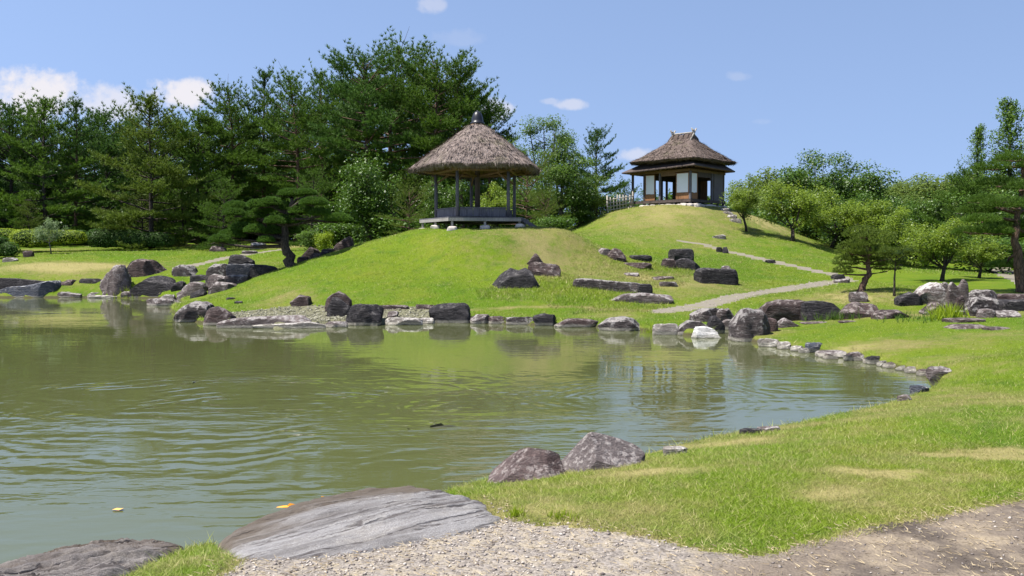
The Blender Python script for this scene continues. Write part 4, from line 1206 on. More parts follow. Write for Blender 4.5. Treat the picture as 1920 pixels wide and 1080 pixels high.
S('boulder', 'boulder', 'lower right sloping stone of the piled trio on the slope', 1265, 1314, 484, 507, 'dark', 0.8, group=G_M, boxy=3, prof=[(-1, .9), (-.3, 1), (.3, .85), (1, .25)])
S('boulder', 'boulder', 'dark flat-topped stone crowning the piled trio on the slope', 1255, 1299, 466, 486, 'dark', 0.7, D=41.0, group=G_M, boxy=4, base_z=1)
S('boulder', 'boulder', 'dark trapezoid boulder with a flat top and a small cap stone', 1307, 1379, 502, 532, 'dark', 0.6, group=G_M, boxy=6, facets=4, prof=[(-1, .95), (-.6, 1), (.3, .93), (.9, .95), (1, .7)], rough=.05)
S('boulder', 'boulder', 'small cap stone sitting on the dark trapezoid boulder', 1351, 1373, 498, 509, 'grey', 0.8, D=37.2, group=G_M, base_z=1)
S('boulder', 'boulder', 'long narrow bar of dark stone slanting across the slope grass', 1079, 1198, 522, 545, 'mottled', 0.22, group=G_M, boxy=6, facets=3, prof=[(-1, 1), (-.5, .93), (.3, .74), (1, .62)], rz=-0.10, rough=.06, sub=5)
S('boulder', 'boulder', 'dark block at the lower end of the long narrow bar', 1194, 1222, 532, 551, 'dark', 0.9, group=G_M, boxy=5)
S('boulder', 'boulder', 'long smooth grey-brown stone lying lowest on the middle slope', 1149, 1258, 549, 569, 'grey', 0.35, group=G_M, boxy=3.4, prof=[(-1, .35), (-.6, .9), (0, 1), (.6, .85), (.95, .85), (1, .6)], rz=-.06, rough=.05, sub=5)
for x0, x1, t, b, m, lab in [(1343, 1354, 463, 473, 'dark', 'left one of two dark stones beside the upper path'), (1354, 1365, 463, 475, 'dark', 'right one of two dark stones beside the upper path'), (1435, 1453, 487, 494, 'dark', 'small dark stone halfway along the upper path'),
                             (1560, 1584, 514, 525, 'dark', 'dark stone where the upper path meets the little pine'), (1564, 1594, 522, 531, 'grey', 'flat pale stone at the end of the upper path'), (1330, 1358, 440, 447, 'pale', 'pale flat stone in the grass below the tea house steps')]:
    S('path_stone', 'stone', lab, x0, x1, t, b, m, 0.8, group='stones beside the upper path', boxy=4)
# ---- left of the mound, behind the crest
S('boulder', 'boulder', 'small stone at the lower left of the group behind the clipped pine', 559, 582, 481, 497, 'brown', 0.8, D=41, group='stones behind the mound crest', base_z=1)
S('boulder', 'boulder', 'rounded slanting grey-brown boulder behind the clipped pine', 565, 602, 463, 495, 'brown', 0.7, D=41.6, group='stones behind the mound crest', base_z=1, prof=[(-1, .5), (0, 1), (1, .8)])
S('boulder', 'boulder', 'reddish stone in front of the rounded slanting boulder', 581, 610, 474, 494, 'brown', 0.7, D=40.8, group='stones behind the mound crest', base_z=1)
S('boulder', 'boulder', 'dark flat-topped stone below the leaning slab', 600, 631, 466, 487, 'dark', 0.7, D=41, group='stones behind the mound crest', base_z=1, boxy=5)
S('boulder', 'boulder', 'pointed slab leaning up to the right on the mound shoulder', 625, 664, 443, 471, 'brown', 0.5, D=41, group='stones behind the mound crest', base_z=1, prof=[(-1, .3), (-.2, .7), (.5, 1), (1, .85)], lean=.15)
S('lawn_stone', 'stone', 'flat brown stone on the far left lawn beyond the cascade', 391, 424, 461, 472, 'brown', 0.6, group='stones on the far left lawn', boxy=4)
S('lawn_stone', 'stone', 'whitish stone on the far left lawn left of the clipped pine trunk', 472, 498, 454, 467, 'pale', 0.8, group='stones on the far left lawn')
S('lawn_stone', 'stone', 'thin grey flat stone in the left lawn nearer than the whitish one', 454, 482, 470, 476, 'grey', 0.6, group='stones on the far left lawn', boxy=5)
S('lawn_stone', 'stone', 'purple stone on the lawn left of the grey-leaved shrub', 45, 64, 470, 482, 'brown', 0.8, group='stones on the far left lawn')
S('lawn_stone', 'stone', 'pale low stone in front of the round dark bush', 8, 32, 483, 491, 'pale', 0.7, group='stones on the far left lawn')
S('lawn_stone', 'stone', 'long dark ledge stone under the left bank behind the blue-grey boulder', -20, 96, 521, 552, 'dark', 0.2, D=44.5, base_z=1, group=G_L, boxy=7, rough=.04, prof=[(-1, 1), (0, .95), (1, .7)])
for x0, x1, b, lab in [(423, 440, 562, 'tiny dark stone in the slope grass above the striped boulder'), (438, 456, 569, 'tiny mossy stone just right of the tiny dark one')]:
    S('lawn_stone', 'stone', lab, x0, x1, b - 5, b, 'dark', 0.8, group='stones on the far left lawn')


# ---- the near rocks
S('boulder', 'boulder', 'low purple-grey rock, left one of the pair on the near bank', 915, 1066, 849, 892, 'brown_near', 0.75, D=7.45, group='paired rocks on the near bank', boxy=1.6, facets=5, cut=.7, planes=[((.1, -.6, .8), .42), ((-.7, -.2, .65), .42), ((.75, -.3, .6), .62), ((-.2, -.95, .25), .72)], rough=.05, sub=6)
S('boulder', 'boulder', 'taller sharp-crested grey rock, right one of the pair on the near bank', 1044, 1212, 824, 882, 'grey_near', 0.7, D=7.6, group='paired rocks on the near bank', boxy=1.6, facets=4, cut=.75, planes=[((.42, -.38, .82), .36), ((-.78, -.30, .55), .40), ((.1, -.97, .22), .66), ((.85, -.3, .2), .78)], rough=.04, sub=6)


def ledge(name, label, poly_px, z, top, mat, step=0.022, cat='rock', seed=3):
    P = poly_px
    xs, ys = [p[0] for p in P], [p[1] for p in P]
    gx = np.arange(min(xs) - 0.15, max(xs) + 0.15, step); gy = np.arange(min(ys) - 0.15, max(ys) + 0.15, step)
    X, Y = np.meshgrid(gx, gy)
    wob = 0.09 * (fbm(X * 3.1, Y * 3.1, seed) - 0.5) + 0.03 * (fbm(X * 13, Y * 13, seed + 4) - 0.5)
    s = poly_sdf(P, X, Y) + wob
    Z = top(X, Y) - 0.55 * (1 - sstep(-0.10, 0.03, s)) - 0.04 * (1 - sstep(0.0, 0.16, s)) ** 2
    ok = s > -0.09
    idx = -np.ones(X.shape, int); idx[ok] = np.arange(ok.sum())
    q = np.stack([idx[:-1, :-1], idx[:-1, 1:], idx[1:, 1:], idx[1:, :-1]], -1).reshape(-1, 4)
    q = q[(q >= 0).all(1)].astype(np.int32)
    V = np.stack([X[ok], Y[ok], Z[ok]], -1)
    o = link(name, np_mesh(name, V, q, M[mat], smooth=True))
    ROCK_DISCS.append((float(np.mean(xs)), float(np.mean(ys)), 0.01, 0.01))
    return tag(o, label, cat), P


def strata(X, Y, s, a):
    c, n = math.cos(R(-34)), math.sin(R(-34))
    U, W = X * c - Y * n, X * n + Y * c
    return fbm(U * 1.2, W * 9, s, 5), fbm(X * 9, Y * 9, s + 9, 4)


def _HL(X, Y):
    return bank_z(X, Y)


def slab_top(X, Y):
    a, b = strata(X, Y, 41, 0)
    g = np.floor(a * 7) / 7 * 0.6 + a * 0.4
    return _HL(X, Y) + 0.035 + 0.09 * (g - 0.5) + 0.012 * (b - 0.5)


def left_top(X, Y):
    a, b = strata(X, Y, 71, 0)
    rg = 1 - np.abs(2 * fbm(X * 2.6 - Y * 1.2, Y * 6.5 - X * 3.6, 83, 5) - 1)
    return _HL(X, Y) + 0.02 + 0.14 * (np.floor(a * 5) / 5 - 0.45) + 0.12 * (rg - 0.6) + 0.05 * (b - 0.5)


SLAB, P1 = ledge('slab_stone', 'broad flat grey slab sloping into the water beside the gravel', SLAB_W, None, slab_top, 'slab', 0.016)
LEDGE, P2 = ledge('ledge_rock', 'rugged dark grey rock ledge at the bottom left corner by the water', LEDGE_W, None, left_top, 'ledge', 0.016, seed=13)
_old_lawn_ok = lawn_ok


def lawn_ok(x, y):
    return _old_lawn_ok(x, y) & (poly_sdf(P1, x, y) < 0.02) & (poly_sdf(P2, x, y) < -0.01)


build_grass()
build_litter()
print('stones', len([o for o in bpy.data.objects if o.type == 'MESH']))
# ------------------------------------------------------------------ gazebo, tea house, fence


def straw(pts, down, n, length, width, lift, r):
    """Thin straw ends lying on a thatched surface; pts/down are sample points and downslope directions."""
    i = r.integers(0, len(pts), n)
    p = pts[i] + r.normal(0, 0.05, (n, 3)) * np.array([1, 1, 0.3])
    d = down[i] + r.normal(0, 0.22, (n, 3)); d /= np.linalg.norm(d, axis=1)[:, None]
    s = np.cross(d, np.array([0, 0, 1.0])); s /= np.linalg.norm(s, axis=1)[:, None] + 1e-9
    w = width * r.uniform(0.6, 1.4, n)[:, None]; ln = length * r.uniform(0.5, 1.3, n)[:, None]
    out = np.cross(s, d); out *= np.sign(out[:, 2:3] + 1e-9)
    v = np.empty((n, 3, 3))
    b = p + out * lift * r.uniform(-0.6, 0.6, n)[:, None]
    v[:, 0], v[:, 1], v[:, 2] = b - s * w, b + s * w, b + d * ln + out * (lift * r.uniform(0.2, 1.6, n))[:, None]
    return v.reshape(-1, 3), np.arange(3 * n, dtype=np.int32).reshape(-1, 3), np.repeat(r.uniform(0, 1, n), 3)


def thatch_mesh(name, ring, ts, r, parent, n_straw, th, mat='thatch'):
    """ring(t) -> (n,3) loop of the roof surface at t (0 eave .. 1 top)."""
    loops = [ring(t) for t in ts]
    n = len(loops[0]); m = len(ts)
    V = np.concatenate(loops)
    nz = np.array([mnoise.fractal(Vector((p[0] * 1.4, p[1] * 1.4, p[2] * 2.5)), 0.9, 2, 5) for p in V])
    ctr = V.mean(0)
    out = V - np.array([ctr[0], ctr[1], 0]); out[:, 2] = np.linalg.norm(out[:, :2], axis=1) * 0.8
    out /= np.linalg.norm(out, axis=1)[:, None] + 1e-9
    V = V + out * (nz * 0.045)[:, None]
    k, j = np.meshgrid(np.arange(m - 1), np.arange(n), indexing='ij')
    j2 = (j + 1) % n
    Q = np.stack([k * n + j, k * n + j2, (k + 1) * n + j2, (k + 1) * n + j], -1).reshape(-1, 4)
    T = np.concatenate([Q[:, [0, 1, 2]], Q[:, [0, 2, 3]]])
    P = V.reshape(m, n, 3)
    down = np.zeros_like(P); down[1:] = P[:-1] - P[1:]; down[0] = down[1]
    dn = down.reshape(-1, 3); dn = dn / (np.linalg.norm(dn, axis=1)[:, None] + 1e-9)
    # sample in proportion to area
    wgt = np.repeat(np.linalg.norm(P - np.roll(P, 1, axis=1), axis=2).mean(1), n); wgt /= wgt.sum()
    pick = r.choice(len(V), 4000, p=wgt)
    sv, sf, st = straw(V[pick], dn[pick], n_straw, 0.24, 0.013, 0.028, r)
    ev, ef, et = straw(V[:n], dn[:n] * np.array([0.6, 0.6, 1]), n_straw // 5, 0.07, 0.012, 0.015, r)
    allv = np.concatenate([V, sv, ev])
    allf = np.concatenate([T, sf + len(V), ef + len(V) + len(sv)]).astype(np.int32)
    tone = np.concatenate([np.full(len(V), 0.55), st, et])
    me = np_mesh(name, allv, allf, M[mat], {'tone': tone})
    return link(name, me, parent), V[:n]


def gazebo():
    r = np.random.default_rng(5)
    c = at_depth(895.5, 430, 41.3)
    gz = 3.29
    t = tag(empty('gazebo', (c[0], c[1], gz)), 'open five-sided gazebo with a round thatched roof and black cap on the nearer mound', 'gazebo')
    th = [R(a) for a in (-115, -43, 29, 101, 173)]
    RP, RD, RR = 1.96, 2.76, 3.36
    zd, zb, ze, zt = 0.51, 2.58, 2.72, 4.86      # deck top, beam, eave, roof top
    P = [(RP * math.cos(a), RP * math.sin(a)) for a in th]
    Dk = [(RD * math.cos(a), RD * math.sin(a)) for a in th]
    # floor of boards, each a piece, running along the front side
    ax = Vector((Dk[1][0] - Dk[0][0], Dk[1][1] - Dk[0][1], 0)).normalized(); ay = Vector((-ax.y, ax.x, 0))
    loc = [(Vector((x, y, 0)).dot(ax), Vector((x, y, 0)).dot(ay)) for x, y in Dk]
    y0, y1 = min(p[1] for p in loc), max(p[1] for p in loc)
    w = 0.22; yy = y0
    while yy < y1 - 0.02:
        a, b = yy + 0.004, min(yy + w - 0.004, y1)
        xs = []
        for yv in (a, b):
            hits = []
            for i in range(5):
                (xa, ya), (xb, yb) = loc[i], loc[(i + 1) % 5]
                if (ya - yv) * (yb - yv) <= 0 and abs(yb - ya) > 1e-6: hits.append(xa + (xb - xa) * (yv - ya) / (yb - ya))
            xs.append((min(hits), max(hits)) if len(hits) > 1 else None)
        if xs[0] and xs[1]:
            mb = MB()
            q = [ax * xs[0][0] + ay * a, ax * xs[0][1] + ay * a, ax * xs[1][1] + ay * b, ax * xs[1][0] + ay * b]
            mb.prism([(v.x, v.y) for v in q], zd - 0.045, zd)
            mb.build('plank', M['wood'], t)
        yy += w
    for i in range(5):
        a, b = Dk[i], Dk[(i + 1) % 5]
        mb = MB(); k0, k1 = 0.985, 0.985
        mb.beam((a[0] * k0, a[1] * k0, zd - 0.115), (b[0] * k1, b[1] * k1, zd - 0.115), 0.07, 0.13)
        mb.build('deck_edge', M['wood_pale'] if i in (4, 0) else M['wood'], t)
        for f in ((0.03, 0.5) if i != 1 else (0.03, 0.4, 0.72)):
            x, y = (a[0] * (1 - f) + b[0] * f) * 0.955, (a[1] * (1 - f) + b[1] * f) * 0.955
            gl = hgt(c[0] + x, c[1] + y) - gz
            mb = MB(); mb.beam((x, y, gl + 0.02), (x, y, zd - 0.18), 0.10, 0.10); mb.build('floor_post', M['wood_pale'], t)
            if i in (4, 0, 1):
                me = rock_mesh(int(100 + i * 10 + f * 9), 0.46, 0.46, 0.16, 'footing', boxy=2.2, facets=3, rough=.05, sub=3)
                fo = link('footing_stone', me, t, (x, y, gl - 0.01))
    # posts and beams
    for i in range(5):
        x, y = P[i]
        mb = MB(); mb.tube([(x, y, zd - 0.02), (x, y, zb + 0.02)], [0.082, 0.074], 10); mb.build('post', M['wood'], t, True)
        a, b = P[i], P[(i + 1) % 5]
        mb = MB(); mb.tube([(a[0] * 1.04, a[1] * 1.04, zb + 0.06), (b[0] * 1.04, b[1] * 1.04, zb + 0.06)], 0.068, 8); mb.build('eave_beam', M['wood_raw'], t, True)
        mb = MB(); mb.tube([(x * 1.28, y * 1.28, zb + 0.12), (0.1 * x, 0.1 * y, zb - 0.10)], [0.055, 0.075], 8); mb.build('spoke_beam', M['wood_raw'], t, True)
        mb = MB(); mb.beam((x * 0.99, y * 0.99, zb - 0.42), (x * 0.68, y * 0.68, zb - 0.02), 0.06, 0.07); mb.build('bracket', M['wood_raw'], t)
    mb = MB(); mb.tube([(0, 0, zd - 0.02), (0, 0, zt - 0.3)], [0.13, 0.115], 12); mb.build('centre_post', M['wood_dark'], t, True)
    # rafters under the thatch
    nr = 30
    for k in range(nr):
        a = 2 * math.pi * k / nr + 0.05
        v_ = ((a - th[0]) % (2 * math.pi / 5)) - math.pi / 5; sup = RR * (math.cos(math.pi / 5) / math.cos(v_) * 0.82 + 0.945 * 0.18) * 0.90
        mb = MB(); mb.tube([(sup * math.cos(a), sup * math.sin(a), ze + 0.04), (0.25 * math.cos(a), 0.25 * math.sin(a), zt - 0.55)], [0.032, 0.03], 6)
        mb.build('rafter', M['wood_raw'], t, True)
    # seat back panels between posts: rail with boards under it
    for i in (4, 0, 2, 3):
        a, b = Vector((*P[i], 0)), Vector((*P[(i + 1) % 5], 0))
        d = (b - a).normalized(); L_ = (b - a).length
        nrm = Vector((d.y, -d.x, 0))
        mb = MB(); p, q = a + d * 0.10 + Vector((0, 0, zd + 0.44)), a + d * (L_ - 0.10) + Vector((0, 0, zd + 0.44))
        mb.beam(p, q, 0.075, 0.045)
        rail = mb.build('seat_back', M['wood'], t)
        n = 7; bw = (L_ - 0.22) / n
        for k in range(n):
            p = a + d * (0.11 + bw * k + 0.006); q = a + d * (0.11 + bw * (k + 1) - 0.006)
            mb = MB(); off = nrm * (0.004 * (k % 3 - 1))
            mb.beam(p + off + Vector((0, 0, zd + 0.235)), q + off + Vector((0, 0, zd + 0.235)), 0.022, 0.36)
            mb.build('board', M['wood'], rail)
        mb = MB(); mb.beam(a + d * 0.1 - nrm * 0.22 + Vector((0, 0, zd + 0.30 - 0.28)), b - d * 0.1 - nrm * 0.22 + Vector((0, 0, zd + 0.02)), 0.3, 0.04); mb.build('bench_seat', M['wood'], t)
    # steps on the right-hand side
    e = Vector((Dk[1][0] + Dk[2][0], Dk[1][1] + Dk[2][1], 0)) / 2
    e = Vector((*Dk[1], 0)) * 0.68 + Vector((*Dk[2], 0)) * 0.32
    nrm = Vector((math.cos(R(-7)), math.sin(R(-7)), 0)); sd = Vector((-nrm.y, nrm.x, 0))
    for k in range(2):
        gl = hgt(c[0] + e.x + 0.4, c[1] + e.y) - gz
        pz = zd - (zd - gl) * (k + 1) / 2.6 - 0.03
        mb = MB(); o_ = e + nrm * (0.15 + 0.27 * k)
        mb.beam(o_ - sd * 0.5 + Vector((0, 0, pz)), o_ + sd * 0.5 + Vector((0, 0, pz)), 0.27, 0.05); mb.build('stair_tread', M['wood'], t)
    for s in (-1, 1):
        gl = hgt(c[0] + e.x + 0.5, c[1] + e.y) - gz
        mb = MB(); mb.beam(e + sd * (0.53 * s) + Vector((0, 0, zd - 0.1)), e + nrm * 0.62 + sd * (0.53 * s) + Vector((0, 0, gl)), 0.05, 0.14); mb.build('stair_side', M['wood'], t)

    def rad(a, rnd, k):
        u = ((a - th[0] + math.pi / 5) % (2 * math.pi / 5)) - math.pi / 5
        apo = math.cos(math.pi / 5) / math.cos(abs(math.pi / 5 - (abs((a - th[0]) % (2 * math.pi / 5))) if False else u - 0.0)) if False else None
        # distance to a pentagon whose corners lie at th
        v = ((a - th[0]) % (2 * math.pi / 5)) - math.pi / 5
        pent = math.cos(math.pi / 5) / math.cos(v)
        return k * (pent * (1 - rnd) + 0.945 * rnd)

    def ring(tt):
        n = 150; out = []
        # tt: 0 lower lip .. 1 top
        if tt < 0.12:
            q = tt / 0.12; rr, z = RR * (0.965 + 0.035 * q), ze - 0.02 + 0.11 * q
        else:
            q = (tt - 0.12) / 0.88
            rr = RR * (1 - q) + 0.20 * q + 0.17 * math.sin(math.pi * q)
            z = ze + 0.09 + (zt - ze - 0.09) * (max(q, 0) ** 1.03)
            if q > 0.80: rr += 0.05 * math.sin((q - 0.80) / 0.2 * math.pi); z += 0.05
            elif q > 0.78: rr += 0.05
        for k in range(n):
            a = 2 * math.pi * k / n
            rnd = 0.17 + 0.7 * max(0, (tt - 0.3))
            g = rad(a, min(rnd, 1), 1.0)
            wv = 0.02 * math.sin(a * 5 + 1) + 0.015 * math.sin(a * 13)
            out.append((rr * g * math.cos(a), rr * g * math.sin(a), z + wv * (1 - tt)))
        return np.array(out)
    roof, lip = thatch_mesh('thatch_roof', ring, np.concatenate([np.linspace(0, 0.12, 5), np.linspace(0.14, 1, 40)]), r, t, 21000, 0.2)
    n = len(lip)
    inner = lip * np.array([0.06, 0.06, 0]) + np.array([0, 0, zt - 0.34])
    mid = lip * np.array([0.95, 0.95, 1.0]) + np.array([0, 0, 0.05])
    V = np.concatenate([lip, mid, inner]); F_ = []
    for l in range(2):
        for k in range(n): F_.append((l * n + k, (l + 1) * n + k, (l + 1) * n + (k + 1) % n, l * n + (k + 1) % n))
    link('roof_lining', np_mesh('roof_lining', V, F_, M['thatch_under'], smooth=True), t)
    # thick collar of thatch below the cap
    mb = MB(); mb.lathe([(0.30, zt - 0.16), (0.36, zt - 0.15), (0.31, zt + 0.03), (0.20, zt + 0.05)], 28); mb.build('thatch_collar', M['thatch_under'], t, True)
    mb = MB(); mb.lathe([(0.31, zt + 0.0), (0.33, zt + 0.03), (0.325, zt + 0.09), (0.275, zt + 0.13), (0.265, zt + 0.22), (0.24, zt + 0.36), (0.19, zt + 0.50), (0.12, zt + 0.585), (0.045, zt + 0.615), (0.03, zt + 0.65), (0.005, zt + 0.66)], 32)
    mb.build('roof_cap', M['ceramic'], t, True)


gazebo()


def tea_house():
    r = np.random.default_rng(11)
    n = at_depth(1294, 383, 59.5)
    gz = hgt(n[0] - 0.5, n[1] + 1.0)
    t = tag(empty('tea_house', (n[0], n[1], n[2] - 0.0), R(46)), 'small thatched tea house with white paper screens on top of the higher grassy hill', 'tea house')
    gl = gz - n[2]
    zf, zp = 0.36, 2.22
    posts = [(0, 0), (0, 2.42), (0, 3.72), (0, 4.72), (2.68, 0), (4.2, 0), (4.2, 1.9), (4.2, 3.72), (4.2, 4.72), (2.1, 3.72)]
    for x, y in posts:
        mb = MB(); mb.beam((x, y, -0.03), (x, y, zp), 0.13, 0.13)
        mb.build('post', M['wood_dark'] if (x, y) not in ((0, 0), (2.68, 0), (0, 2.42)) else M['wood'], t)
        link('footing_stone', rock_mesh(int(x * 50 + y * 7) + 3, 0.6, 0.6, 0.16, 'footing', boxy=2.4, facets=4, rough=.07, sub=3), t, (x, y, -0.10))
    for a, b in (((0, 0), (0, 4.9)), ((0, 0), (4.4, 0)), ((4.2, 0), (4.2, 4.9)), ((0, 3.72), (4.2, 3.72)), ((0, 4.72), (4.2, 4.72))):
        s = 0.003 if a[0] == b[0] else 0.0
        mb = MB(); mb.beam((a[0], a[1], zp + 0.07 + s), (b[0], b[1], zp + 0.07 + s), 0.12, 0.16); mb.build('eave_beam', M['wood_raw'], t)
    # floor: boards along the left face, edge beams, short posts
    k = 0; x = -0.12
    while x < 4.3:
        mb = MB(); mb.box(x + 0.004, -0.12, zf - 0.05, min(x + 0.296, 4.32), 4.85 if x < 10 else 3.7, zf); mb.build('plank', M['wood_dark'], t); x += 0.3
    for a, b in (((-0.10, -0.12), (-0.10, 4.85)), ((-0.16, -0.10), (4.32, -0.10))):
        mb = MB(); mb.beam((*a, zf - 0.12), (*b, zf - 0.12), 0.07, 0.13 if a[0] > -0.11 else 0.126); mb.build('floor_edge', M['wood_dark'], t)
    for x, y in ((0, 1.25), (0, 3.1), (1.25, 0), (3.5, 0)):
        mb = MB(); mb.beam((x, y, -0.02), (x, y, zf - 0.19), 0.10, 0.10); mb.build('floor_post', M['wood'], t)
        link('footing_stone', rock_mesh(int(x * 31 + y * 17) + 9, 0.45, 0.5, 0.12, 'footing', boxy=2.4, facets=4, rough=.07, sub=3), t, (x, y, -0.08))
    # the earth floor and the dark space under the boards
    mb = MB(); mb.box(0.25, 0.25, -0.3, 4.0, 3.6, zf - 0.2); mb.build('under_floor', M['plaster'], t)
    # screens: frame, paper, wooden foot board

    def shoji(p, q):
        p, q = Vector((*p, 0)), Vector((*q, 0)); d = (q - p).normalized()
        z0, z1, zw = zf + 0.02, 2.14, zf + 0.42
        mb = MB()
        for s in (p + d * 0.03, q - d * 0.03): mb.beam(s + Vector((0, 0, z0)), s + Vector((0, 0, z1)), 0.05, 0.05)
        for z in (z0 + 0.02, zw, z1 - 0.02): mb.beam(p + d * 0.055 + Vector((0, 0, z)), q - d * 0.055 + Vector((0, 0, z)), 0.045, 0.045)
        sc = mb.build('shoji_screen', M['wood_warm'], t)
        mb = MB(); mb.beam(p + d * 0.056 + Vector((0, 0, (zw + z1) / 2)), q - d * 0.056 + Vector((0, 0, (zw + z1) / 2)), 0.012, z1 - zw - 0.088); mb.build('paper', M['paper'], sc)
        mb = MB(); mb.beam(p + d * 0.056 + Vector((0, 0, (z0 + zw) / 2 + 0.01)), q - d * 0.056 + Vector((0, 0, (z0 + zw) / 2 + 0.01)), 0.02, zw - z0 - 0.07); mb.build('foot_board', M['wood_warm'], sc)
    shoji((0.0, 0.10), (0.0, 1.12)); shoji((0.0, 2.84), (0.0, 3.64)); shoji((0.09, 0.0), (0.86, 0.0))
    # jamb boards in warm wood
    for (x, y) in ((0.0, 0.085),):
        pass
    # transom walls over the openings, dark plaster wall on the right face, back walls with gaps
    def wall(name, x0, y0, x1, y1, z0, z1, mat):
        mb = MB(); mb.box(x0, y0, z0, x1, y1, z1); mb.build(name, M[mat], t)
    wall('transom', -0.03, 1.14, 0.03, 2.34, 1.98, zp - 0.012, 'wood_raw')
    wall('transom', 0.90, -0.03, 2.60, 0.03, 1.88, zp - 0.012, 'wood_dark')
    wall('wall_panel', 2.95, -0.035, 4.12, 0.035, zf + 0.004, zp - 0.012, 'plaster')
    wall('wall_panel', 2.76, -0.02, 2.945, 0.02, zf + 0.004, zp - 0.012, 'wood_dark')
    for a, b in ((0.08, 0.62), (1.28, 1.83), (1.97, 2.30), (2.95, 3.64)):
        wall('back_panel', 4.17, a, 4.23, b, zf + 0.004, 1.86, 'wood_raw')
    wall('back_transom', 4.17, 0.08, 4.23, 3.64, 1.864, zp - 0.012, 'wood_dark')
    for a, b in ((0.08, 0.45), (1.22, 1.34), (1.95, 2.05), (2.7, 2.82), (3.5, 4.12)):
        wall('side_panel', a, 3.69, b, 3.75, zf + 0.004, 1.86, 'wood_raw')
    wall('side_transom', 0.08, 3.69, 4.12, 3.75, 1.864, zp - 0.012, 'wood_dark')
    # lower roof all round
    o0x, o1x, o0y, o1y = -0.82, 4.40, -0.82, 5.10
    i0x, i1x, i0y, i1y = 0.05, 4.15, 0.05, 3.9
    zo = {'a': 2.60, 'l': 2.36, 'r': 2.42, 'b': 2.36}
    outer = [(o0x, o0y, 2.56), (o1x, o0y, 2.44), (o1x, o1y, 2.36), (o0x, o1y, 2.36)]
    inner = [(i0x, i0y, 2.98), (i1x, i0y, 2.98), (i1x, i1y, 2.98), (i0x, i1y, 2.98)]
    for k in range(4):
        a, b, c2, d2 = outer[k], outer[(k + 1) % 4], inner[(k + 1) % 4], inner[k]
        mb = MB()
        top = [a, b, c2, d2]; bot = [(p[0], p[1], p[2] - 0.05) for p in top]
        mb.add(top + bot, [(0, 1, 2, 3), (7, 6, 5, 4), (0, 4, 5, 1), (1, 5, 6, 2), (2, 6, 7, 3), (3, 7, 4, 0)])
        mb.build('lower_roof', M['wood_dark'], t)
        mb = MB(); k_ = 0.03
        lo = [(p[0] * (1 - k_) + cc[0] * k_, p[1] * (1 - k_) + cc[1] * k_, p[2] - 0.052) for p, cc in zip(top, (d2, c2, c2, d2))]
        mb.add(lo + [(p[0], p[1], p[2] - 0.03) for p in lo], [(0, 1, 2, 3), (7, 6, 5, 4), (0, 4, 5, 1), (1, 5, 6, 2), (2, 6, 7, 3), (3, 7, 4, 0)])
        mb.build('soffit', M['wood_raw'], t)
    for y in np.arange(-0.6, 5.0, 0.42):
        zl = 2.56 + (2.36 - 2.56) * (y + 0.92) / 6.28
        mb = MB(); yi = min(max(y, 0.1), 3.85); mb.tube([(-0.76, y, zl - 0.11), (0.35, yi, 2.90)], 0.03, 6); mb.build('rafter', M['wood_raw'], t, True)
    for x in np.arange(-0.5, 4.3, 0.42):
        zl = 2.56 + (2.44 - 2.56) * (x + 0.92) / 5.8
        mb = MB(); xi = min(max(x, 0.1), 4.1); mb.tube([(x, -0.76, zl - 0.11), (xi, 0.35, 2.90)], 0.03, 6); mb.build('rafter', M['wood_raw'], t, True)
    for x in np.arange(0.1, 4.6, 0.42):
        xi = min(x, 4.1); mb = MB(); mb.tube([(x, 5.02, 2.25), (xi, 3.6, 2.88)], 0.03, 6); mb.build('rafter', M['wood_raw'], t, True)
    # dark boards between the two roofs
    wall('gable_board', 0.12, 0.12, 0.16, 3.8, 2.9, 3.35, 'wood_dark'); wall('gable_board', 0.164, 0.12, 4.1, 0.16, 2.9, 3.35, 'wood_dark')
    wall('gable_board', 4.104, 0.12, 4.14, 3.8, 2.9, 3.35, 'wood_dark'); wall('gable_board', 0.164, 3.76, 4.1, 3.8, 2.9, 3.35, 'wood_dark')
    # thatch
    cx, cy = 2.03, 1.90

    def rr(hx, hy, z, n=168, p=7.0):
        out = []
        for k in range(n):
            a = 2 * math.pi * (k + 0.5) / n
            ca, sa = math.cos(a), math.sin(a)
            m = (abs(ca) ** p + abs(sa) ** p) ** (-1 / p)
            out.append((cx + hx * ca * m, cy + hy * sa * m, z))
        return np.array(out)

    def ring(tt):
        if tt < 0.10:
            q = tt / 0.10
            return rr(2.86 + 0.11 * q, 2.74 + 0.11 * q, 2.94 + 0.10 * q, p=8)
        q = (tt - 0.10) / 0.90
        return rr(2.97 * (1 - q) + 0.34 * q, 2.85 * (1 - q) + 0.80 * q, 3.04 + 1.68 * max(q, 0) ** 1.08, p=8 - 3.5 * q)
    roof, lip = thatch_mesh('thatch_roof', ring, np.concatenate([np.linspace(0, 0.10, 4), np.linspace(0.12, 1, 34)]), r, t, 15000, 0.2, 'thatch_dark')
    nn = len(lip)
    V = np.concatenate([lip, (lip - np.array([cx, cy, 0])) * np.array([0.70, 0.70, 1]) + np.array([cx, cy, 0.12]), np.array([[cx, cy, 3.4]])])
    F_ = [(k, nn + k, nn + (k + 1) % nn, (k + 1) % nn) for k in range(nn)] + [(nn + k, 2 * nn, nn + (k + 1) % nn) for k in range(nn)]
    link('roof_lining', np_mesh('roof_lining', V, F_, M['wood_dark'], smooth=True), t)
    # ridge: thick thatch saddle, gable boards and crossed poles

    def cap(tt):
        y0_ = cy - 1.02 + 2.04 * tt
        sag = 0.06 * (2 * tt - 1) ** 2
        pts = []
        for k in range(14):
            a = math.pi * k / 13
            pts.append((cx + 0.46 * math.cos(a) * (1 - 0.25 * math.sin(a)), cy + (y0_ - cy) * (1 - 0.26 * math.sin(a)), 4.50 + (0.50 + sag) * math.sin(a) ** 0.8))
        return pts
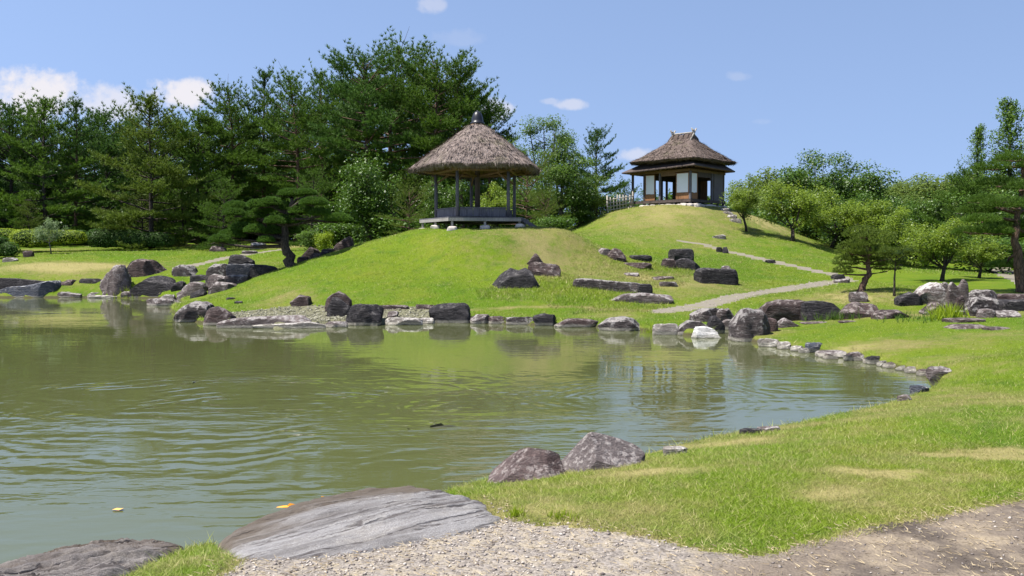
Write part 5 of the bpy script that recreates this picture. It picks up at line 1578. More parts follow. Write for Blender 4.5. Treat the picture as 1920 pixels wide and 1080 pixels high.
    rows = [cap(q) for q in np.linspace(0, 1, 13)]
    V = [p for rw in rows for p in rw]
    V = [(p[0] + 0.03 * mnoise.noise(Vector(p) * 3), p[1] + 0.02 * mnoise.noise(Vector(p) * 4 + Vector((9, 0, 0))), p[2] + 0.05 * mnoise.noise(Vector(p) * 4)) for p in V]
    F_ = [(i * 14 + k, i * 14 + k + 1, (i + 1) * 14 + k + 1, (i + 1) * 14 + k) for i in range(12) for k in range(13)]
    F_ += [tuple(range(14)), tuple(range(12 * 14 + 13, 12 * 14 - 1, -1))]
    me = np_mesh('ridge_saddle', V, F_, M['thatch_dark']); link('ridge_saddle', me, t)
    for k, y in enumerate(np.linspace(cy - 0.62, cy + 0.62, 4)):
        mb = MB(); mb.tube([(cx + 0.45 * math.cos(a), y, 4.50 + 0.54 * math.sin(a) ** 0.8) for a in np.linspace(0.05, math.pi - 0.05, 9)], 0.028, 6); mb.build('ridge_binding', M['wood_dark'], t, True)
    for y in (cy - 0.86, cy + 0.86):
        for s in (-1, 1):
            mb = MB(); mb.tube([(cx + s * 0.58, y + 0.05 * s, 4.42), (cx - s * 0.22, y + 0.05 * s, 5.36)], [0.06, 0.05], 7); mb.build('crossed_pole', M['bamboo'], t, True)
        mb = MB(); mb.tube([(cx - 0.26, y - 0.12, 5.22), (cx + 0.24, y + 0.12, 5.26)], 0.05, 7); mb.build('cross_bar', M['bamboo'], t, True)
    mb = MB(); mb.tube([(cx, cy - 0.95, 5.08), (cx, cy + 0.95, 5.08)], 0.06, 8); mb.build('ridge_pole', M['bamboo'], t, True)
    # row of small stones along the foot
    for k in range(9):
        link('foundation_stone', rock_mesh(700 + k, r.uniform(0.35, 0.7), 0.4, r.uniform(0.12, 0.2), 'footing', boxy=2.6, facets=5, rough=.1, sub=3), t, (-0.32, 0.25 + 0.42 * k, -0.10))
    for k in range(5):
        link('foundation_stone', rock_mesh(720 + k, r.uniform(0.35, 0.7), 0.4, r.uniform(0.12, 0.2), 'footing', boxy=2.6, facets=5, rough=.1, sub=3), t, (0.3 + 0.5 * k, -0.36, -0.12))


tea_house()


def fence():
    a, b = at_depth(1139, 394, 61.5), at_depth(1186, 388, 62.5)
    za, zb = hgt(a[0], a[1]), hgt(b[0], b[1])
    t = tag(empty('bamboo_fence', (a[0], a[1], za)), 'low grey bamboo lattice fence at the left side of the tea house', 'fence')
    d = Vector((b[0] - a[0], b[1] - a[1], zb - za))
    r = random.Random(4)
    n = 9
    for k in range(n):
        p = d * (k / (n - 1)); h = 1.12 + r.uniform(-0.1, 0.12) + (0.18 if k in (0, n - 1) else 0)
        mb = MB(); mb.tube([p + Vector((0, 0, -0.1)), p + Vector((r.uniform(-.03, .03), 0, h))], 0.042 if k not in (0, n - 1) else 0.06, 7); mb.build('upright', M['bamboo'], t, True)
    for z in (0.22, 0.46, 0.70, 0.93):
        mb = MB(); mb.tube([Vector((-0.05, -0.06, z)), d + Vector((0.05, -0.06, z))], 0.035, 7); mb.build('rail', M['bamboo'], t, True)


fence()
for k, (x0, x1, tp, b, lab) in enumerate([(1350, 1366, 391, 396, 'topmost stone step below the tea house'), (1355, 1374, 397, 402, 'second stone step down from the tea house'), (1362, 1380, 403, 409, 'third stone step down from the tea house'), (1368, 1388, 410, 417, 'lowest stone step on the tea house hill')]):
    S('step_stone', 'step', lab, x0, x1, tp, b, 'pale', 0.7, group='stone steps up to the tea house', boxy=6, prof=FLAT, rough=.05)


# ------------------------------------------------------------------ fish and a floating leaf


def fish(name, label, px, py, length, rz, mat, z, thick=0.2):
    x, y = on_z(px, py, 0)
    n, m = 14, 10
    V, F_ = [], []
    for i in range(n):
        s = i / (n - 1)
        wv = 0.03 * math.sin(s * 3.3) * length
        rad = thick * length * 0.5 * (math.sin(math.pi * min(s * 1.08 + 0.02, 1)) ** 0.7 if s < 0.9 else 0.22) * (1 - 0.5 * s)
        rad = max(rad, 0.012 * length)
        for k in range(m):
            a = 2 * math.pi * k / m
            V.append((s * length, wv + rad * math.cos(a) * 0.8, rad * math.sin(a)))
    for i in range(n - 1):
        for k in range(m): F_.append((i * m + k, i * m + (k + 1) % m, (i + 1) * m + (k + 1) % m, (i + 1) * m + k))
    F_ += [tuple(reversed(range(m))), tuple((n - 1) * m + k for k in range(m))]
    b = len(V); L_ = length
    # tail, back fin and side fins as thin folded sheets of the same body
    V += [(L_ * .97, 0, 0.01), (L_ * 1.17, .06 * L_, 0.08 * L_), (L_ * 1.10, .03 * L_, 0.0), (L_ * 1.17, .0, -0.08 * L_), (L_ * .97, .012, -0.01)]
    F_ += [(b, b + 1, b + 2), (b, b + 2, b + 4), (b + 2, b + 3, b + 4)]
    b = len(V); V += [(L_ * .38, 0, thick * .33 * L_), (L_ * .46, .01, thick * .62 * L_), (L_ * .68, 0, thick * .42 * L_), (L_ * .70, 0.0, thick * .18 * L_)]
    F_ += [(b, b + 1, b + 2, b + 3)]
    for s in (-1, 1):
        b = len(V); V += [(L_ * .22, s * thick * .3 * L_, 0), (L_ * .30, s * .19 * L_, -.03 * L_), (L_ * .36, s * .15 * L_, -.03 * L_), (L_ * .30, s * thick * .3 * L_, 0)]
        F_ += [(b, b + 1, b + 2, b + 3)]
    me = np_mesh(name, V, F_, M[mat], smooth=True)
    o = link(name, me); o.location = (x, y, z); o.rotation_euler = (0, 0, rz)
    return tag(o, label, 'fish')


fish('koi', 'orange koi breaking the surface at the edge of the flat slab', 508, 952, 0.34, R(12), 'koi', -0.022, 0.24)
fish('koi', 'second, paler gold koi swimming behind the first against the slab', 578, 934, 0.26, R(20), 'koi', -0.030, 0.22)
fish('carp', 'dark carp with its back showing in the middle of the pond', 868, 798, 0.62, R(196), 'carp', -0.035, 0.22)
fish('carp', 'dark carp under the surface in the left half of the pond', 366, 712, 0.75, R(-75), 'carp', -0.055, 0.2)
lx, ly = on_z(210, 957, 0)
mb = MB(); mb.add([(0, 0, .006), (.03, .025, .014), (.075, .03, .01), (.10, .0, .02), (.07, -.028, .010), (.03, -.026, .013), (.05, 0, .004)], [(0, 6, 1), (1, 6, 2), (2, 6, 3), (3, 6, 4), (4, 6, 5), (5, 6, 0)])
o = mb.build('fallen_leaf', M['leaf_fallen'], None, False, (lx, ly, 0.0)); tag(o, 'small orange leaf floating on the calm water near the bottom left', 'leaf')
# ------------------------------------------------------------------ trees and shrubs


def unit(v):
    return v / (np.linalg.norm(v, axis=-1, keepdims=True) + 1e-9)


def tufts(P, D, k, ln, wd, spread, r):
    """k thin needles (triangles) at each point P around direction D."""
    n = len(P)
    P = np.repeat(P, k, 0); D = np.repeat(unit(D), k, 0)
    d = unit(D + r.normal(0, spread, (n * k, 3)))
    s = unit(np.cross(d, r.normal(0, 1, (n * k, 3)))) * (wd * r.uniform(0.7, 1.3, (n * k, 1)))
    L_ = ln * r.uniform(0.6, 1.2, (n * k, 1))
    v = np.empty((n * k, 3, 3))
    v[:, 0], v[:, 1], v[:, 2] = P - s, P + s, P + d * L_
    tone = np.repeat(r.uniform(0, 1, n), k) * 0.6 + r.uniform(0, 0.4, n * k)
    return v.reshape(-1, 3), np.repeat(tone, 3)


def leaves(P, size, r, up=0.6, aspect=0.55, out=None):
    """One leaf (a bent diamond of two triangles) at each point."""
    n = len(P)
    nrm = r.normal(0, 1, (n, 3)); nrm[:, 2] = np.abs(nrm[:, 2]) + up
    if out is not None: nrm = nrm + out * 1.0
    nrm = unit(nrm)
    a = unit(np.cross(nrm, r.normal(0, 1, (n, 3)))); b = np.cross(nrm, a)
    s = size * r.uniform(0.6, 1.3, (n, 1))
    v = np.empty((n, 4, 3))
    v[:, 0] = P - a * s; v[:, 2] = P + a * s
    v[:, 1] = P + b * s * aspect + nrm * s * 0.15; v[:, 3] = P - b * s * aspect + nrm * s * 0.15
    return v.reshape(-1, 3), np.repeat(np.clip(r.normal(0.5, 0.25, n), 0, 1), 4)


def crown_mesh(name, v, tone, k, mat):
    f = np.arange(len(v), dtype=np.int32).reshape(-1, k)
    return np_mesh(name, v, f, mat, {'tone': tone})


def pine(seed, H, Rr, cb, dens=1.0, cone=1.0, dead=0.0, bend=0.3, nl=0.31, kn=11, wd=0.027, flat=0.40, top=0.25, mat='needle', jit=0.16):
    """Pine: leaning trunk, whorls of rising then drooping limbs, twigs with needle tufts. Returns (trunk mesh, crown mesh)."""
    r = np.random.default_rng(seed)
    mb = MB()
    n = 9
    ang = r.uniform(0, 6.28)
    tr = [np.array([bend * math.sin(s * 2.6 + seed) * math.cos(ang) * s, bend * math.sin(s * 2.2 + seed * 1.3) * math.sin(ang) * s, s * H]) for s in np.linspace(0, 1, n)]
    r0 = H * 0.0125 + 0.03
    mb.tube(tr, [r0 * (1 - 0.88 * s) * (1.25 if s == 0 else 1) for s in np.linspace(0, 1, n)], 8)

    def trunk(z):
        s = z / H * (n - 1); i = min(int(s), n - 2); f = s - i
        return tr[i] * (1 - f) + tr[i + 1] * f
    PP, DD = [], []
    z = cb * H
    while z < H * 0.975:
        t = (z / H - cb) / (1 - cb)
        nb = r.integers(4, 7)
        a0 = r.uniform(0, 6.28)
        for b in range(nb):
            a = a0 + b * 6.28 / nb + r.normal(0, 0.35)
            sh = (1 - t) ** (0.75 * cone) * (0.55 + 0.45 * min(1, t / 0.25 + 0.2))
            L_ = max(Rr * sh * r.uniform(0.55, 1.2), 0.35)
            el = R(r.normal(8 + 38 * t ** 1.4, 9))
            base = trunk(z + r.uniform(-0.15, 0.15))
            hd = np.array([math.cos(a), math.sin(a), 0]); sd = np.array([-math.sin(a), math.cos(a), 0])
            cv = r.normal(0, 0.12)

            def pt(s): return base + hd * (L_ * s) + sd * (cv * L_ * s * s) + np.array([0, 0, L_ * (math.tan(el) * s - 0.30 * (1 - t) * s * s + 0.20 * s ** 3)])
            mb.tube([pt(s) for s in (0, .3, .65, 1)], [0.016 * L_ + 0.012, 0.012 * L_ + 0.01, 0.012, 0.006], 4, cap=False)
            if r.uniform() < dead: continue
            ns = max(3, int(L_ * 3.2 * dens))
            s0 = 0.30 if L_ < 1.3 else 0.46
            for s in np.linspace(s0, 1.0, ns):
                p = pt(s); tang = unit(pt(min(s + .05, 1.05)) - pt(s - .05))
                for side in ((-1, 1) if s < 0.96 else (0,)):
                    ll = (0.34 * L_ * (1.15 - 0.70 * s) + 0.22) * r.uniform(0.6, 1.25)
                    dr = unit(tang * 0.75 + sd * side * 0.8 + np.array([0, 0, r.normal(0.10, 0.12)])) if side else tang
                    m = max(2, int(ll * 6.5 * dens))
                    q = np.linspace(0.15, 1.0, m)[:, None]
                    pts = p + dr * ll * q + r.normal(0, jit * (0.4 + 0.25 * ll), (m, 3)) * np.array([1, 1, flat]) + np.array([0, 0, 1]) * (q ** 2 * 0.10 * ll)
                    PP.append(pts); DD.append(np.tile(dr * 0.55 + np.array([0, 0, 0.75]), (m, 1)))
        z += (0.58 + 0.30 * (1 - t)) * r.uniform(0.75, 1.3) * (H / 13) ** 0.5
    # leader
    for q in np.linspace(0.90, 1.0, 14):
        PP.append(trunk(q * H)[None] + r.normal(0, 0.05, (2, 3))); DD.append(np.tile(np.array([0, 0, 1.0]), (2, 1)) + r.normal(0, 0.6, (2, 3)))
    P, D = np.concatenate(PP), np.concatenate(DD)
    v, tone = tufts(P, D, kn, nl, wd, 0.46, r)
    return mb, crown_mesh('crown', v, tone, 3, M[mat])


def broad(seed, H, Rr, h0, nleaf=9000, size=0.11, limbs=6, spread=1.0, mat='leaf_mid', bark='bark_grey', clump=0.55, rise=0.75, gaps=0.4, flatten=0.75, trunk_r=None, up=0.6):
    """Broadleaf: forked limbs, twigs, leaf clumps at the twig ends with gaps between them."""
    r = np.random.default_rng(seed)
    mb = MB()
    tr_ = trunk_r or (H * 0.018 + 0.03)
    fork = np.array([r.normal(0, .05) * H, r.normal(0, .05) * H, h0])
    mb.tube([(0, 0, -0.15), fork * np.array([.35, .5, .5]), fork], [tr_ * 1.35, tr_, tr_ * 0.85], 8)
    ends = []
    cz = (H + h0) / 2
    for i in range(limbs):
        a = i * 6.28 / limbs + r.normal(0, 0.3); lean_ = r.uniform(0.25, 1.0) if i else 0.1
        rad_ = Rr * lean_ * 0.72; zt = h0 + (H - h0) * (1.0 - 0.55 * lean_ ** 1.6) * r.uniform(0.72, 0.95)
        e = np.array([math.cos(a) * rad_, math.sin(a) * rad_, zt])
        m = fork * 0.5 + e * 0.5 + np.array([math.cos(a) * rad_ * 0.12, math.sin(a) * rad_ * 0.12, -0.06 * H])
        mb.tube([fork, m, e], [tr_ * 0.62, tr_ * 0.36, tr_ * 0.10], 6, cap=False)
        ns = r.integers(5, 9)
        for k in range(ns):
            s = r.uniform(0.35, 1.0)
            p = (fork * (1 - s) ** 2 + 2 * m * s * (1 - s) + e * s * s) if True else e
            d = unit(np.array([math.cos(a) * 0.6, math.sin(a) * 0.6, rise * 0.5]) + r.normal(0, 0.75, 3))
            l2 = Rr * r.uniform(0.25, 0.55)
            q = p + d * l2
            q[2] = max(q[2], h0 * 0.8 + 0.1)
            mb.tube([p, (p + q) / 2 + r.normal(0, .04, 3) * Rr * 0.5, q], [tr_ * 0.16, tr_ * 0.10, tr_ * 0.04], 4, cap=False)
            ends.append(q); ends.append((p + q) / 2)
        ends.append(e)
    E = np.array(ends)
    keep = r.uniform(0, 1, len(E)) > gaps * 0.4
    E = E[keep] if keep.sum() > 6 else E
    per = max(8, nleaf // len(E))
    cr = clump * Rr * 0.55 * r.uniform(0.6, 1.25, len(E))
    u = unit(r.normal(0, 1, (len(E), per, 3))) * (r.uniform(0, 1, (len(E), per, 1)) ** 0.45)
    P = E[:, None] + u * cr[:, None, None] * np.array([1, 1, flatten])
    P = P.reshape(-1, 3)
    v, tone = leaves(P, size, r, up, out=unit(u.reshape(-1, 3)) * 0.6)
    return mb, crown_mesh('crown', v, tone, 4, M[mat])


def place(o_name, label, cat, group, proto, px, D, top=None, scale=None, rz=0.0, H=None, base=None, bark=None, crown_mat=None, sx=1.0):
    """Plant a tree: trunk and crown share the proto's meshes; its top reaches photo row `top`."""
    tm, cm, h = proto
    x = (px - 960) / F * D
    z = hgt(x, D) if base is None else base
    s = scale if scale else (CAMZ + (HOR - top) / F * D - z) / h
    t = tag(empty(o_name, (x, D, z - 0.05), rz), label, cat, group)
    t.scale = (s * sx, s * sx, s)
    a = link('trunk', tm, t)
    b = link('crown', cm, t)
    if crown_mat:
        b.material_slots[0].link = 'OBJECT'; b.material_slots[0].material = M[crown_mat]
    return t


def proto(gen, bark, H):
    mb, cm = gen
    me = np_mesh('trunk', mb.v, mb.f, M[bark], smooth=True)
    co = np.empty(len(cm.vertices) * 3, dtype=np.float32); cm.vertices.foreach_get('co', co)
    return (me, cm, float(np.max(co[2::3])))


PR = {}
PR['full1'] = proto(pine(1, 12, 4.3, 0.03, 1.0, 0.85, flat=0.45), 'bark_dark', 12)
PR['full2'] = proto(pine(2, 12, 4.6, 0.05, 1.0, 0.7, flat=0.4, mat='needle'), 'bark_dark', 12)
PR['tall1'] = proto(pine(3, 15, 4.9, 0.40, 1.0, 0.62, bend=0.8, flat=0.45, dead=0.04), 'bark_pine', 15)
PR['tall2'] = proto(pine(4, 15, 4.4, 0.32, 0.95, 0.70, bend=0.9, flat=0.45, dead=0.08), 'bark_pine', 15)
PR['sparse'] = proto(pine(5, 14, 3.6, 0.15, 0.9, 0.9, bend=0.4, dead=0.15, flat=0.4), 'bark_pine', 14)
PR['young'] = proto(pine(6, 6, 2.6, 0.05, 1.25, 0.75, nl=0.2, wd=0.014, flat=0.45), 'bark_dark', 6)
PR['pads'] = proto(pine(8, 5.5, 2.9, 0.25, 1.15, 0.45, nl=0.17, wd=0.012, flat=0.25, jit=0.12), 'bark_pine', 5.5)

G_P = 'pines in the wood behind the left lawn'
G_B = 'pines filling the back of the wood'
pl = [  # name, label, proto, px, D, top, rz, crown material
    ('tall bushy pine at the left edge of the photo, full to the ground', 'full2', 25, 70, 172, 0.3, 'needle_blue'),
    ('pine with a thin bare leader, second from the left edge', 'full1', 88, 68, 163, 1.2, 'needle'),
    ('slim dark pine with two spiky shoots, third from the left edge', 'sparse', 143, 69, 166, 2.1, 'needle_blue'),
    ('blue-green pine standing a little back, left of the large yellowish pine', 'full2', 205, 76, 183, 4.0, 'needle_blue'),
    ('large yellow-tinged pine with branches sweeping down to the left lawn', 'full1', 285, 62, 158, 5.0, 'needle_olive'),
    ('dense green pine just right of the large yellow-tinged one', 'full2', 372, 67, 185, 0.9, 'needle'),
    ('pointed pine whose crown tops the row above the clipped pine', 'tall2', 432, 68, 138, 2.8, 'needle'),
    ('thin pine with a long bare candelabra leader', 'sparse', 497, 70, 110, 0.2, 'needle_blue'),
    ('broad pine left of the tallest group, its crown reaching low', 'tall2', 556, 66, 122, 4.4, 'needle'),
    ('slender pine between the broad one and the tallest group', 'sparse', 606, 72, 108, 3.3, 'needle'),
    ('tall pine with a forked dark top, left one of the tallest group', 'tall1', 686, 66, 58, 1.5, 'needle_blue'),
    ('tall pine in the middle of the tallest group, a little lower than its neighbours', 'tall2', 742, 70, 62, 0.4, 'needle'),
    ('tallest pine of the wood, its crown highest above the gazebo', 'tall1', 812, 65, 54, 3.9, 'needle'),
    ('pine right of the tallest one with limbs reaching out above the gazebo cap', 'tall1', 868, 67, 92, 5.4, 'needle'),
    ('lower pine behind the gazebo roof with foliage pads pointing right', 'tall2', 915, 68, 165, 2.2, 'needle_blue'),
    ('small bright young pine at the foot of the wood by the left edge', 'young', 58, 64, 368, 0.5, 'needle_olive'),
    ('small yellow-green young pine in front of the large yellow-tinged one', 'young', 268, 63, 330, 1.9, 'needle_olive'),
    ('medium young pine at the foot of the wood behind the clipped pine', 'young', 418, 59, 318, 3.0, 'needle'),
    ('dark young pine standing left of the dark leafy tree', 'young', 585, 58, 300, 4.1, 'needle'),
    ('young pine with drooping boughs between the large yellow-tinged and pointed pines', 'young', 345, 65, 300, 5.2, 'needle'),
    ('dark pointed pine left of the tea house, darkest against the sky', 'full1', 1118, 66, 228, 0.7, 'needle_blue'),
    ('small pine with rising shoots behind the bamboo fence', 'young', 1168, 72, 328, 2.5, 'needle'),
    ('round-crowned pine rising behind the right side of the gazebo roof', 'pads', 985, 55, 255, 1.1, 'needle_olive'),
    ('spreading pine with open pads left of the gazebo posts', 'pads', 768, 48, 312, 0.0, 'needle_olive'),
    ('low spreading pine under the right eave of the gazebo', 'pads', 1022, 52, 335, 2.9, 'needle_olive'),
    ('dark pine at the foot of the feathery trees on the right', 'full2', 1800, 62, 298, 1.0, 'needle'),
]
for lab, p, px, D, top, rz, cm in pl:
    place('pine_tree', lab, 'pine tree', G_P, PR[p], px, D, top=top, rz=rz, crown_mat=cm, sx=1.18 if p in ('full1', 'full2', 'tall1', 'tall2') and px < 850 else 1.0)
rr_ = random.Random(9)
for px, D, top in [(-30, 82, 190), (55, 84, 196), (115, 86, 205), (175, 88, 205), (245, 84, 200), (320, 82, 205), (395, 84, 205), (455, 84, 190), (520, 86, 175), (580, 84, 165), (640, 82, 120), (665, 88, 150), (715, 86, 120), (775, 84, 112), (835, 86, 130), (890, 84, 170), (-70, 70, 160)]:
    place('pine_tree', 'pine deep in the wood, mostly hidden by the front row of pines', 'pine tree', G_B, PR[rr_.choice(['full1', 'full2', 'tall2', 'full2'])], px, D, top=top, rz=rr_.uniform(0, 6), crown_mat=rr_.choice(['needle', 'needle_blue']))

PR['dark'] = proto(broad(21, 6.5, 2.9, 0.9, 13000, 0.085, 8, mat='leaf_dark', clump=0.62), 'bark_dark', 6.5)
PR['orch1'] = proto(broad(22, 4.2, 2.1, 0.95, 8500, 0.062, 7, mat='leaf_mid', clump=0.46, rise=1.5, gaps=0.5), 'bark_dark', 4.2)
PR['orch2'] = proto(broad(23, 4.2, 2.3, 0.85, 9000, 0.062, 8, mat='leaf_mid', clump=0.44, rise=1.4, gaps=0.5), 'bark_dark', 4.2)
PR['light'] = proto(broad(24, 9, 3.6, 1.6, 14000, 0.075, 9, mat='leaf_light', clump=0.5, gaps=0.9, flatten=0.55), 'bark_grey', 9)
PR['round'] = proto(broad(25, 8, 4.0, 1.2, 20000, 0.110, 10, mat='leaf_dark', clump=0.52, flatten=0.6, gaps=0.2), 'bark_grey', 8)
PR['far'] = proto(broad(26, 8, 4.0, 0.8, 14000, 0.15, 9, mat='leaf_far', clump=0.8, gaps=0.1), 'bark_grey', 8)
PR['bush'] = proto(broad(27, 2.2, 1.3, 0.15, 5000, 0.06, 8, mat='leaf_light', clump=0.75, gaps=0), 'bark_dark', 2.2)
PR['myrtle'] = proto(broad(28, 2.3, 1.05, 0.75, 2600, 0.05, 9, mat='leaf_grey', clump=0.5, rise=1.8, trunk_r=0.04), 'bark_grey', 2.3)


def feather(seed, H, Rr):
    r = np.random.default_rng(seed); mb = MB()
    mb.tube([(0, 0, 0), (0.1, 0, H * .5), (0, 0, H)], [0.24, 0.14, 0.02], 8)
    P = []
    z = 0.08 * H
    while z < 0.97 * H:
        t = z / H; Lm = Rr * (1 - t) ** 0.6 * (0.5 + 0.5 * min(1, t / .25))
        for k in range(4):
            a = r.uniform(0, 6.28); L_ = Lm * r.uniform(.35, 1.3)
            hd = np.array([math.cos(a), math.sin(a), 0.55 + 0.3 * t])
            mb.tube([(0, 0, z), tuple(np.array([0, 0, z]) + hd * L_)], [0.03, 0.008], 4, cap=False)
            s = r.uniform(0.25, 1.0, (52, 1))
            P.append(np.array([0, 0, z]) + hd * L_ * s + r.normal(0, 0.14 + 0.1 * L_ * 0.4, (52, 3)) * np.array([1, 1, .8]))
        z += 0.30 * r.uniform(.7, 1.3)
    P = np.concatenate(P)
    v, tone = leaves(P, 0.10, r, 0.3)
    return mb, crown_mesh('crown', v, tone, 4, M['leaf_feather'])


PR['feather'] = proto(feather(31, 13, 3.0), 'bark_dark', 13)
bl = [
    ('leafy_tree', 'dark leafy tree with a dense rounded crown left of the gazebo', 'dark', 690, 53, 284, 0.0, None, None),
    ('leafy_tree', 'airy light green tree with sky showing through right of the gazebo', 'light', 1012, 62, 212, 0.5, None, None),
    ('leafy_tree', 'second airy light tree leaning toward the dark pointed pine', 'light', 1062, 63, 240, 2.3, None, None),
    ('leafy_tree', 'dark leafy tree filling the gap below the dark pointed pine', 'dark', 1085, 60, 318, 1.4, None, None),
    ('leafy_tree', 'bushy leafy tree left of the bamboo fence', 'dark', 1108, 62, 345, 3.1, 'leaf_mid', None),
    ('leafy_tree', 'yellow-green leafy tree seen through the gazebo posts', 'orch1', 925, 50, 338, 1.1, None, None),
    ('leafy_tree', 'dim leafy tree behind the left gazebo post', 'dark', 830, 54, 330, 5.0, None, None),
    ('orchard_tree', 'small round tree beside the stone steps, right of the tea house', 'orch1', 1399, 54.5, 322, 0.0, None, 0.88),
    ('orchard_tree', 'vase-shaped orchard tree standing on the slope right of the round one', 'orch2', 1486, 54, 334, 1.0, None, 1.2),
    ('orchard_tree', 'orchard tree touching the right side of the vase-shaped one', 'orch1', 1557, 56, 350, 2.0, None, 1.25),
    ('orchard_tree', 'half-hidden orchard tree in the middle of the right thicket', 'orch2', 1628, 54, 372, 3.3, None, 1.25),
    ('orchard_tree', 'orchard tree above the little spreading pine', 'orch1', 1690, 50, 385, 4.0, None, 1.25),
    ('orchard_tree', 'large yellow-green orchard tree with a dark trunk behind the notched stone', 'orch2', 1766, 37.5, 402, 5.0, None, 1.15),
    ('orchard_tree', 'low orchard tree whose foliage hangs beside the layered garden pine', 'orch1', 1835, 40, 425, 0.7, None, 1.3),
    ('spreading_tree', 'broad spreading tree, left half of the dark dome on the right skyline', 'round', 1522, 84, 274, 0.6, None, 0.85),
    ('spreading_tree', 'broad spreading tree, right half of the dark dome on the right skyline', 'round', 1602, 86, 282, 2.2, None, 0.85),
    ('feathery_tree', 'tall feathery tree rising highest at the right edge', 'feather', 1888, 72, 182, 0.4, None, None),
    ('feathery_tree', 'narrower feathery tree left of the tallest one at the right edge', 'feather', 1829, 74, 232, 2.9, None, 0.72),
    ('feathery_tree', 'feathery tree cut by the right edge of the photo', 'feather', 1945, 70, 205, 1.7, None, None),
    ('leafy_tree', 'dim leafy tree closing the thicket below the dark dome', 'dark', 1580, 66, 355, 4.4, None, 1.3),
    ('leafy_tree', 'dim leafy tree behind the half-hidden orchard tree', 'dark', 1660, 64, 368, 0.4, None, 1.2),
    ('leafy_tree', 'dim leafy tree under the feathery trees', 'dark', 1850, 60, 352, 1.4, None, 1.3),
    ('leafy_tree', 'dim leafy tree behind the layered garden pine', 'dark', 1925, 56, 345, 2.4, None, 1.3),
    ('leafy_tree', 'bluish dim tree in the hollow between the dark dome and the far hillside', 'dark', 1735, 70, 355, 3.4, None, 1.2),
    ('shrub', 'pale green rounded shrub behind the clipped pine trunk', 'bush', 583, 55, 425, 0.0, None, 1.3),
    ('shrub', 'bright conical shrub at the foot of the wood right of the clipped pine', 'bush', 609, 50, 428, 1.0, 'leaf_hedge', 0.75),
    ('shrub', 'low shrub at the left end of the bamboo fence', 'bush', 1090, 60, 388, 2.0, 'leaf_dark', 1.8),
    ('shrub', 'low shrub under the right-hand gazebo stairs', 'bush', 1040, 49, 398, 3.0, 'leaf_dark', 1.7),
    ('shrub', 'grey-leaved shrub with several stems standing alone on the left lawn', 'myrtle', 97, 56, 405, 0.0, None, 1.0),
    ('shrub', 'dim undergrowth bush left of the dark leafy tree', 'bush', 640, 55, 408, 4.0, 'leaf_dark', 2.0),
    ('shrub', 'dim undergrowth bush below the dark leafy tree', 'bush', 745, 52, 395, 5.0, 'leaf_dark', 1.8),
    ('shrub', 'dim bush under the orchard trees right of the dry bank', 'bush', 1530, 60, 400, 1.5, 'leaf_dark', 2.2),
    ('shrub', 'dim bush in the dark gap left of the little spreading pine', 'bush', 1590, 57, 410, 2.5, 'leaf_dark', 2.2),
    ('shrub', 'bush behind the trunk of the large yellow-green orchard tree', 'bush', 1730, 52, 425, 0.2, 'leaf_dark', 2.4),
    ('shrub', 'bush at the end of the lawn under the layered garden pine', 'bush', 1860, 50, 432, 3.2, 'leaf_dark', 2.4),
]
for nm, lab, p, px, D, top, rz, cm, sx in bl:
    place(nm, lab, 'shrub' if nm == 'shrub' else 'tree', {'orchard_tree': 'round orchard trees on the right slope', 'shrub': 'shrubs about the lawns', 'feathery_tree': 'tall feathery trees at the right edge',
          'spreading_tree': 'spreading trees on the right skyline'}.get(nm, 'leafy trees about the garden'), PR[p], px, D, top=top, rz=rz, crown_mat=cm, sx=sx or 1.0)
# dim trees along the far side of the wood and hill
for k, (px, D, top) in enumerate([(30, 92, 260), (150, 95, 265), (260, 92, 265), (370, 94, 270), (480, 92, 270), (590, 94, 270), (690, 92, 262), (790, 95, 285), (880, 92, 300), (980, 94, 320), (1080, 98, 330), (1175, 110, 355), (1230, 118, 352)]):
    place('leafy_tree', 'dim broadleaf tree at the far side of the wood behind the pines', 'tree', 'broadleaf trees behind the wood', PR['round'], px, D, top=top, rz=k * 1.3, crown_mat='leaf_dark', sx=1.25)
far = [(1290, 150, 372), (1340, 148, 362), (1400, 145, 335), (1445, 140, 312), (1480, 138, 318), (1520, 150, 322), (1665, 135, 340), (1690, 130, 335), (1715, 132, 330), (1745, 128, 322), (1775, 130, 325), (1800, 128, 318), (1700, 110, 362), (1760, 108, 360), (1640, 112, 368), (1680, 150, 345), (1840, 130, 322), (1880, 128, 318), (1930, 130, 312), (1470, 112, 345), (1420, 118, 352)]
for k, (px, D, top) in enumerate(far):
    place('hillside_tree', 'pale green tree in the leafy hillside beyond the right thicket', 'tree', 'trees of the far right hillside', PR['far'], px, D, top=top, rz=k * 0.9, sx=1.15)




def undergrowth():
    r = np.random.default_rng(77)
    n = 100000
    x = r.uniform(-85, 12, n); y = 86 + r.uniform(-3, 5, n) + 3 * np.sin(x * 0.2)
    h = 5.2 * (0.55 + 0.7 * fbm(x * 0.22, y * 0.3, 5)) * np.clip((12 - x) / 14, 0.35, 1)
    x2 = r.uniform(13, 62, 30000); y2 = 76 + r.uniform(-3, 4, 30000)
    x, y, h = np.concatenate([x, x2]), np.concatenate([y, y2]), np.concatenate([h, 3.4 * (0.6 + 0.6 * fbm(x2 * 0.3, y2 * 0.3, 6))]); n = len(x)
    z = height(x, y) + h * r.uniform(0, 1, n) ** 1.1
    v, tn = leaves(np.stack([x, y, z], -1), 0.24, r, 0.2)
    tag(link('undergrowth', crown_mesh('undergrowth', v, tn, 4, M['leaf_dark'])), 'dim undergrowth along the back of the pine wood', kind='stuff')


undergrowth()


# ------------------------------------------------------------------ clipped garden pines


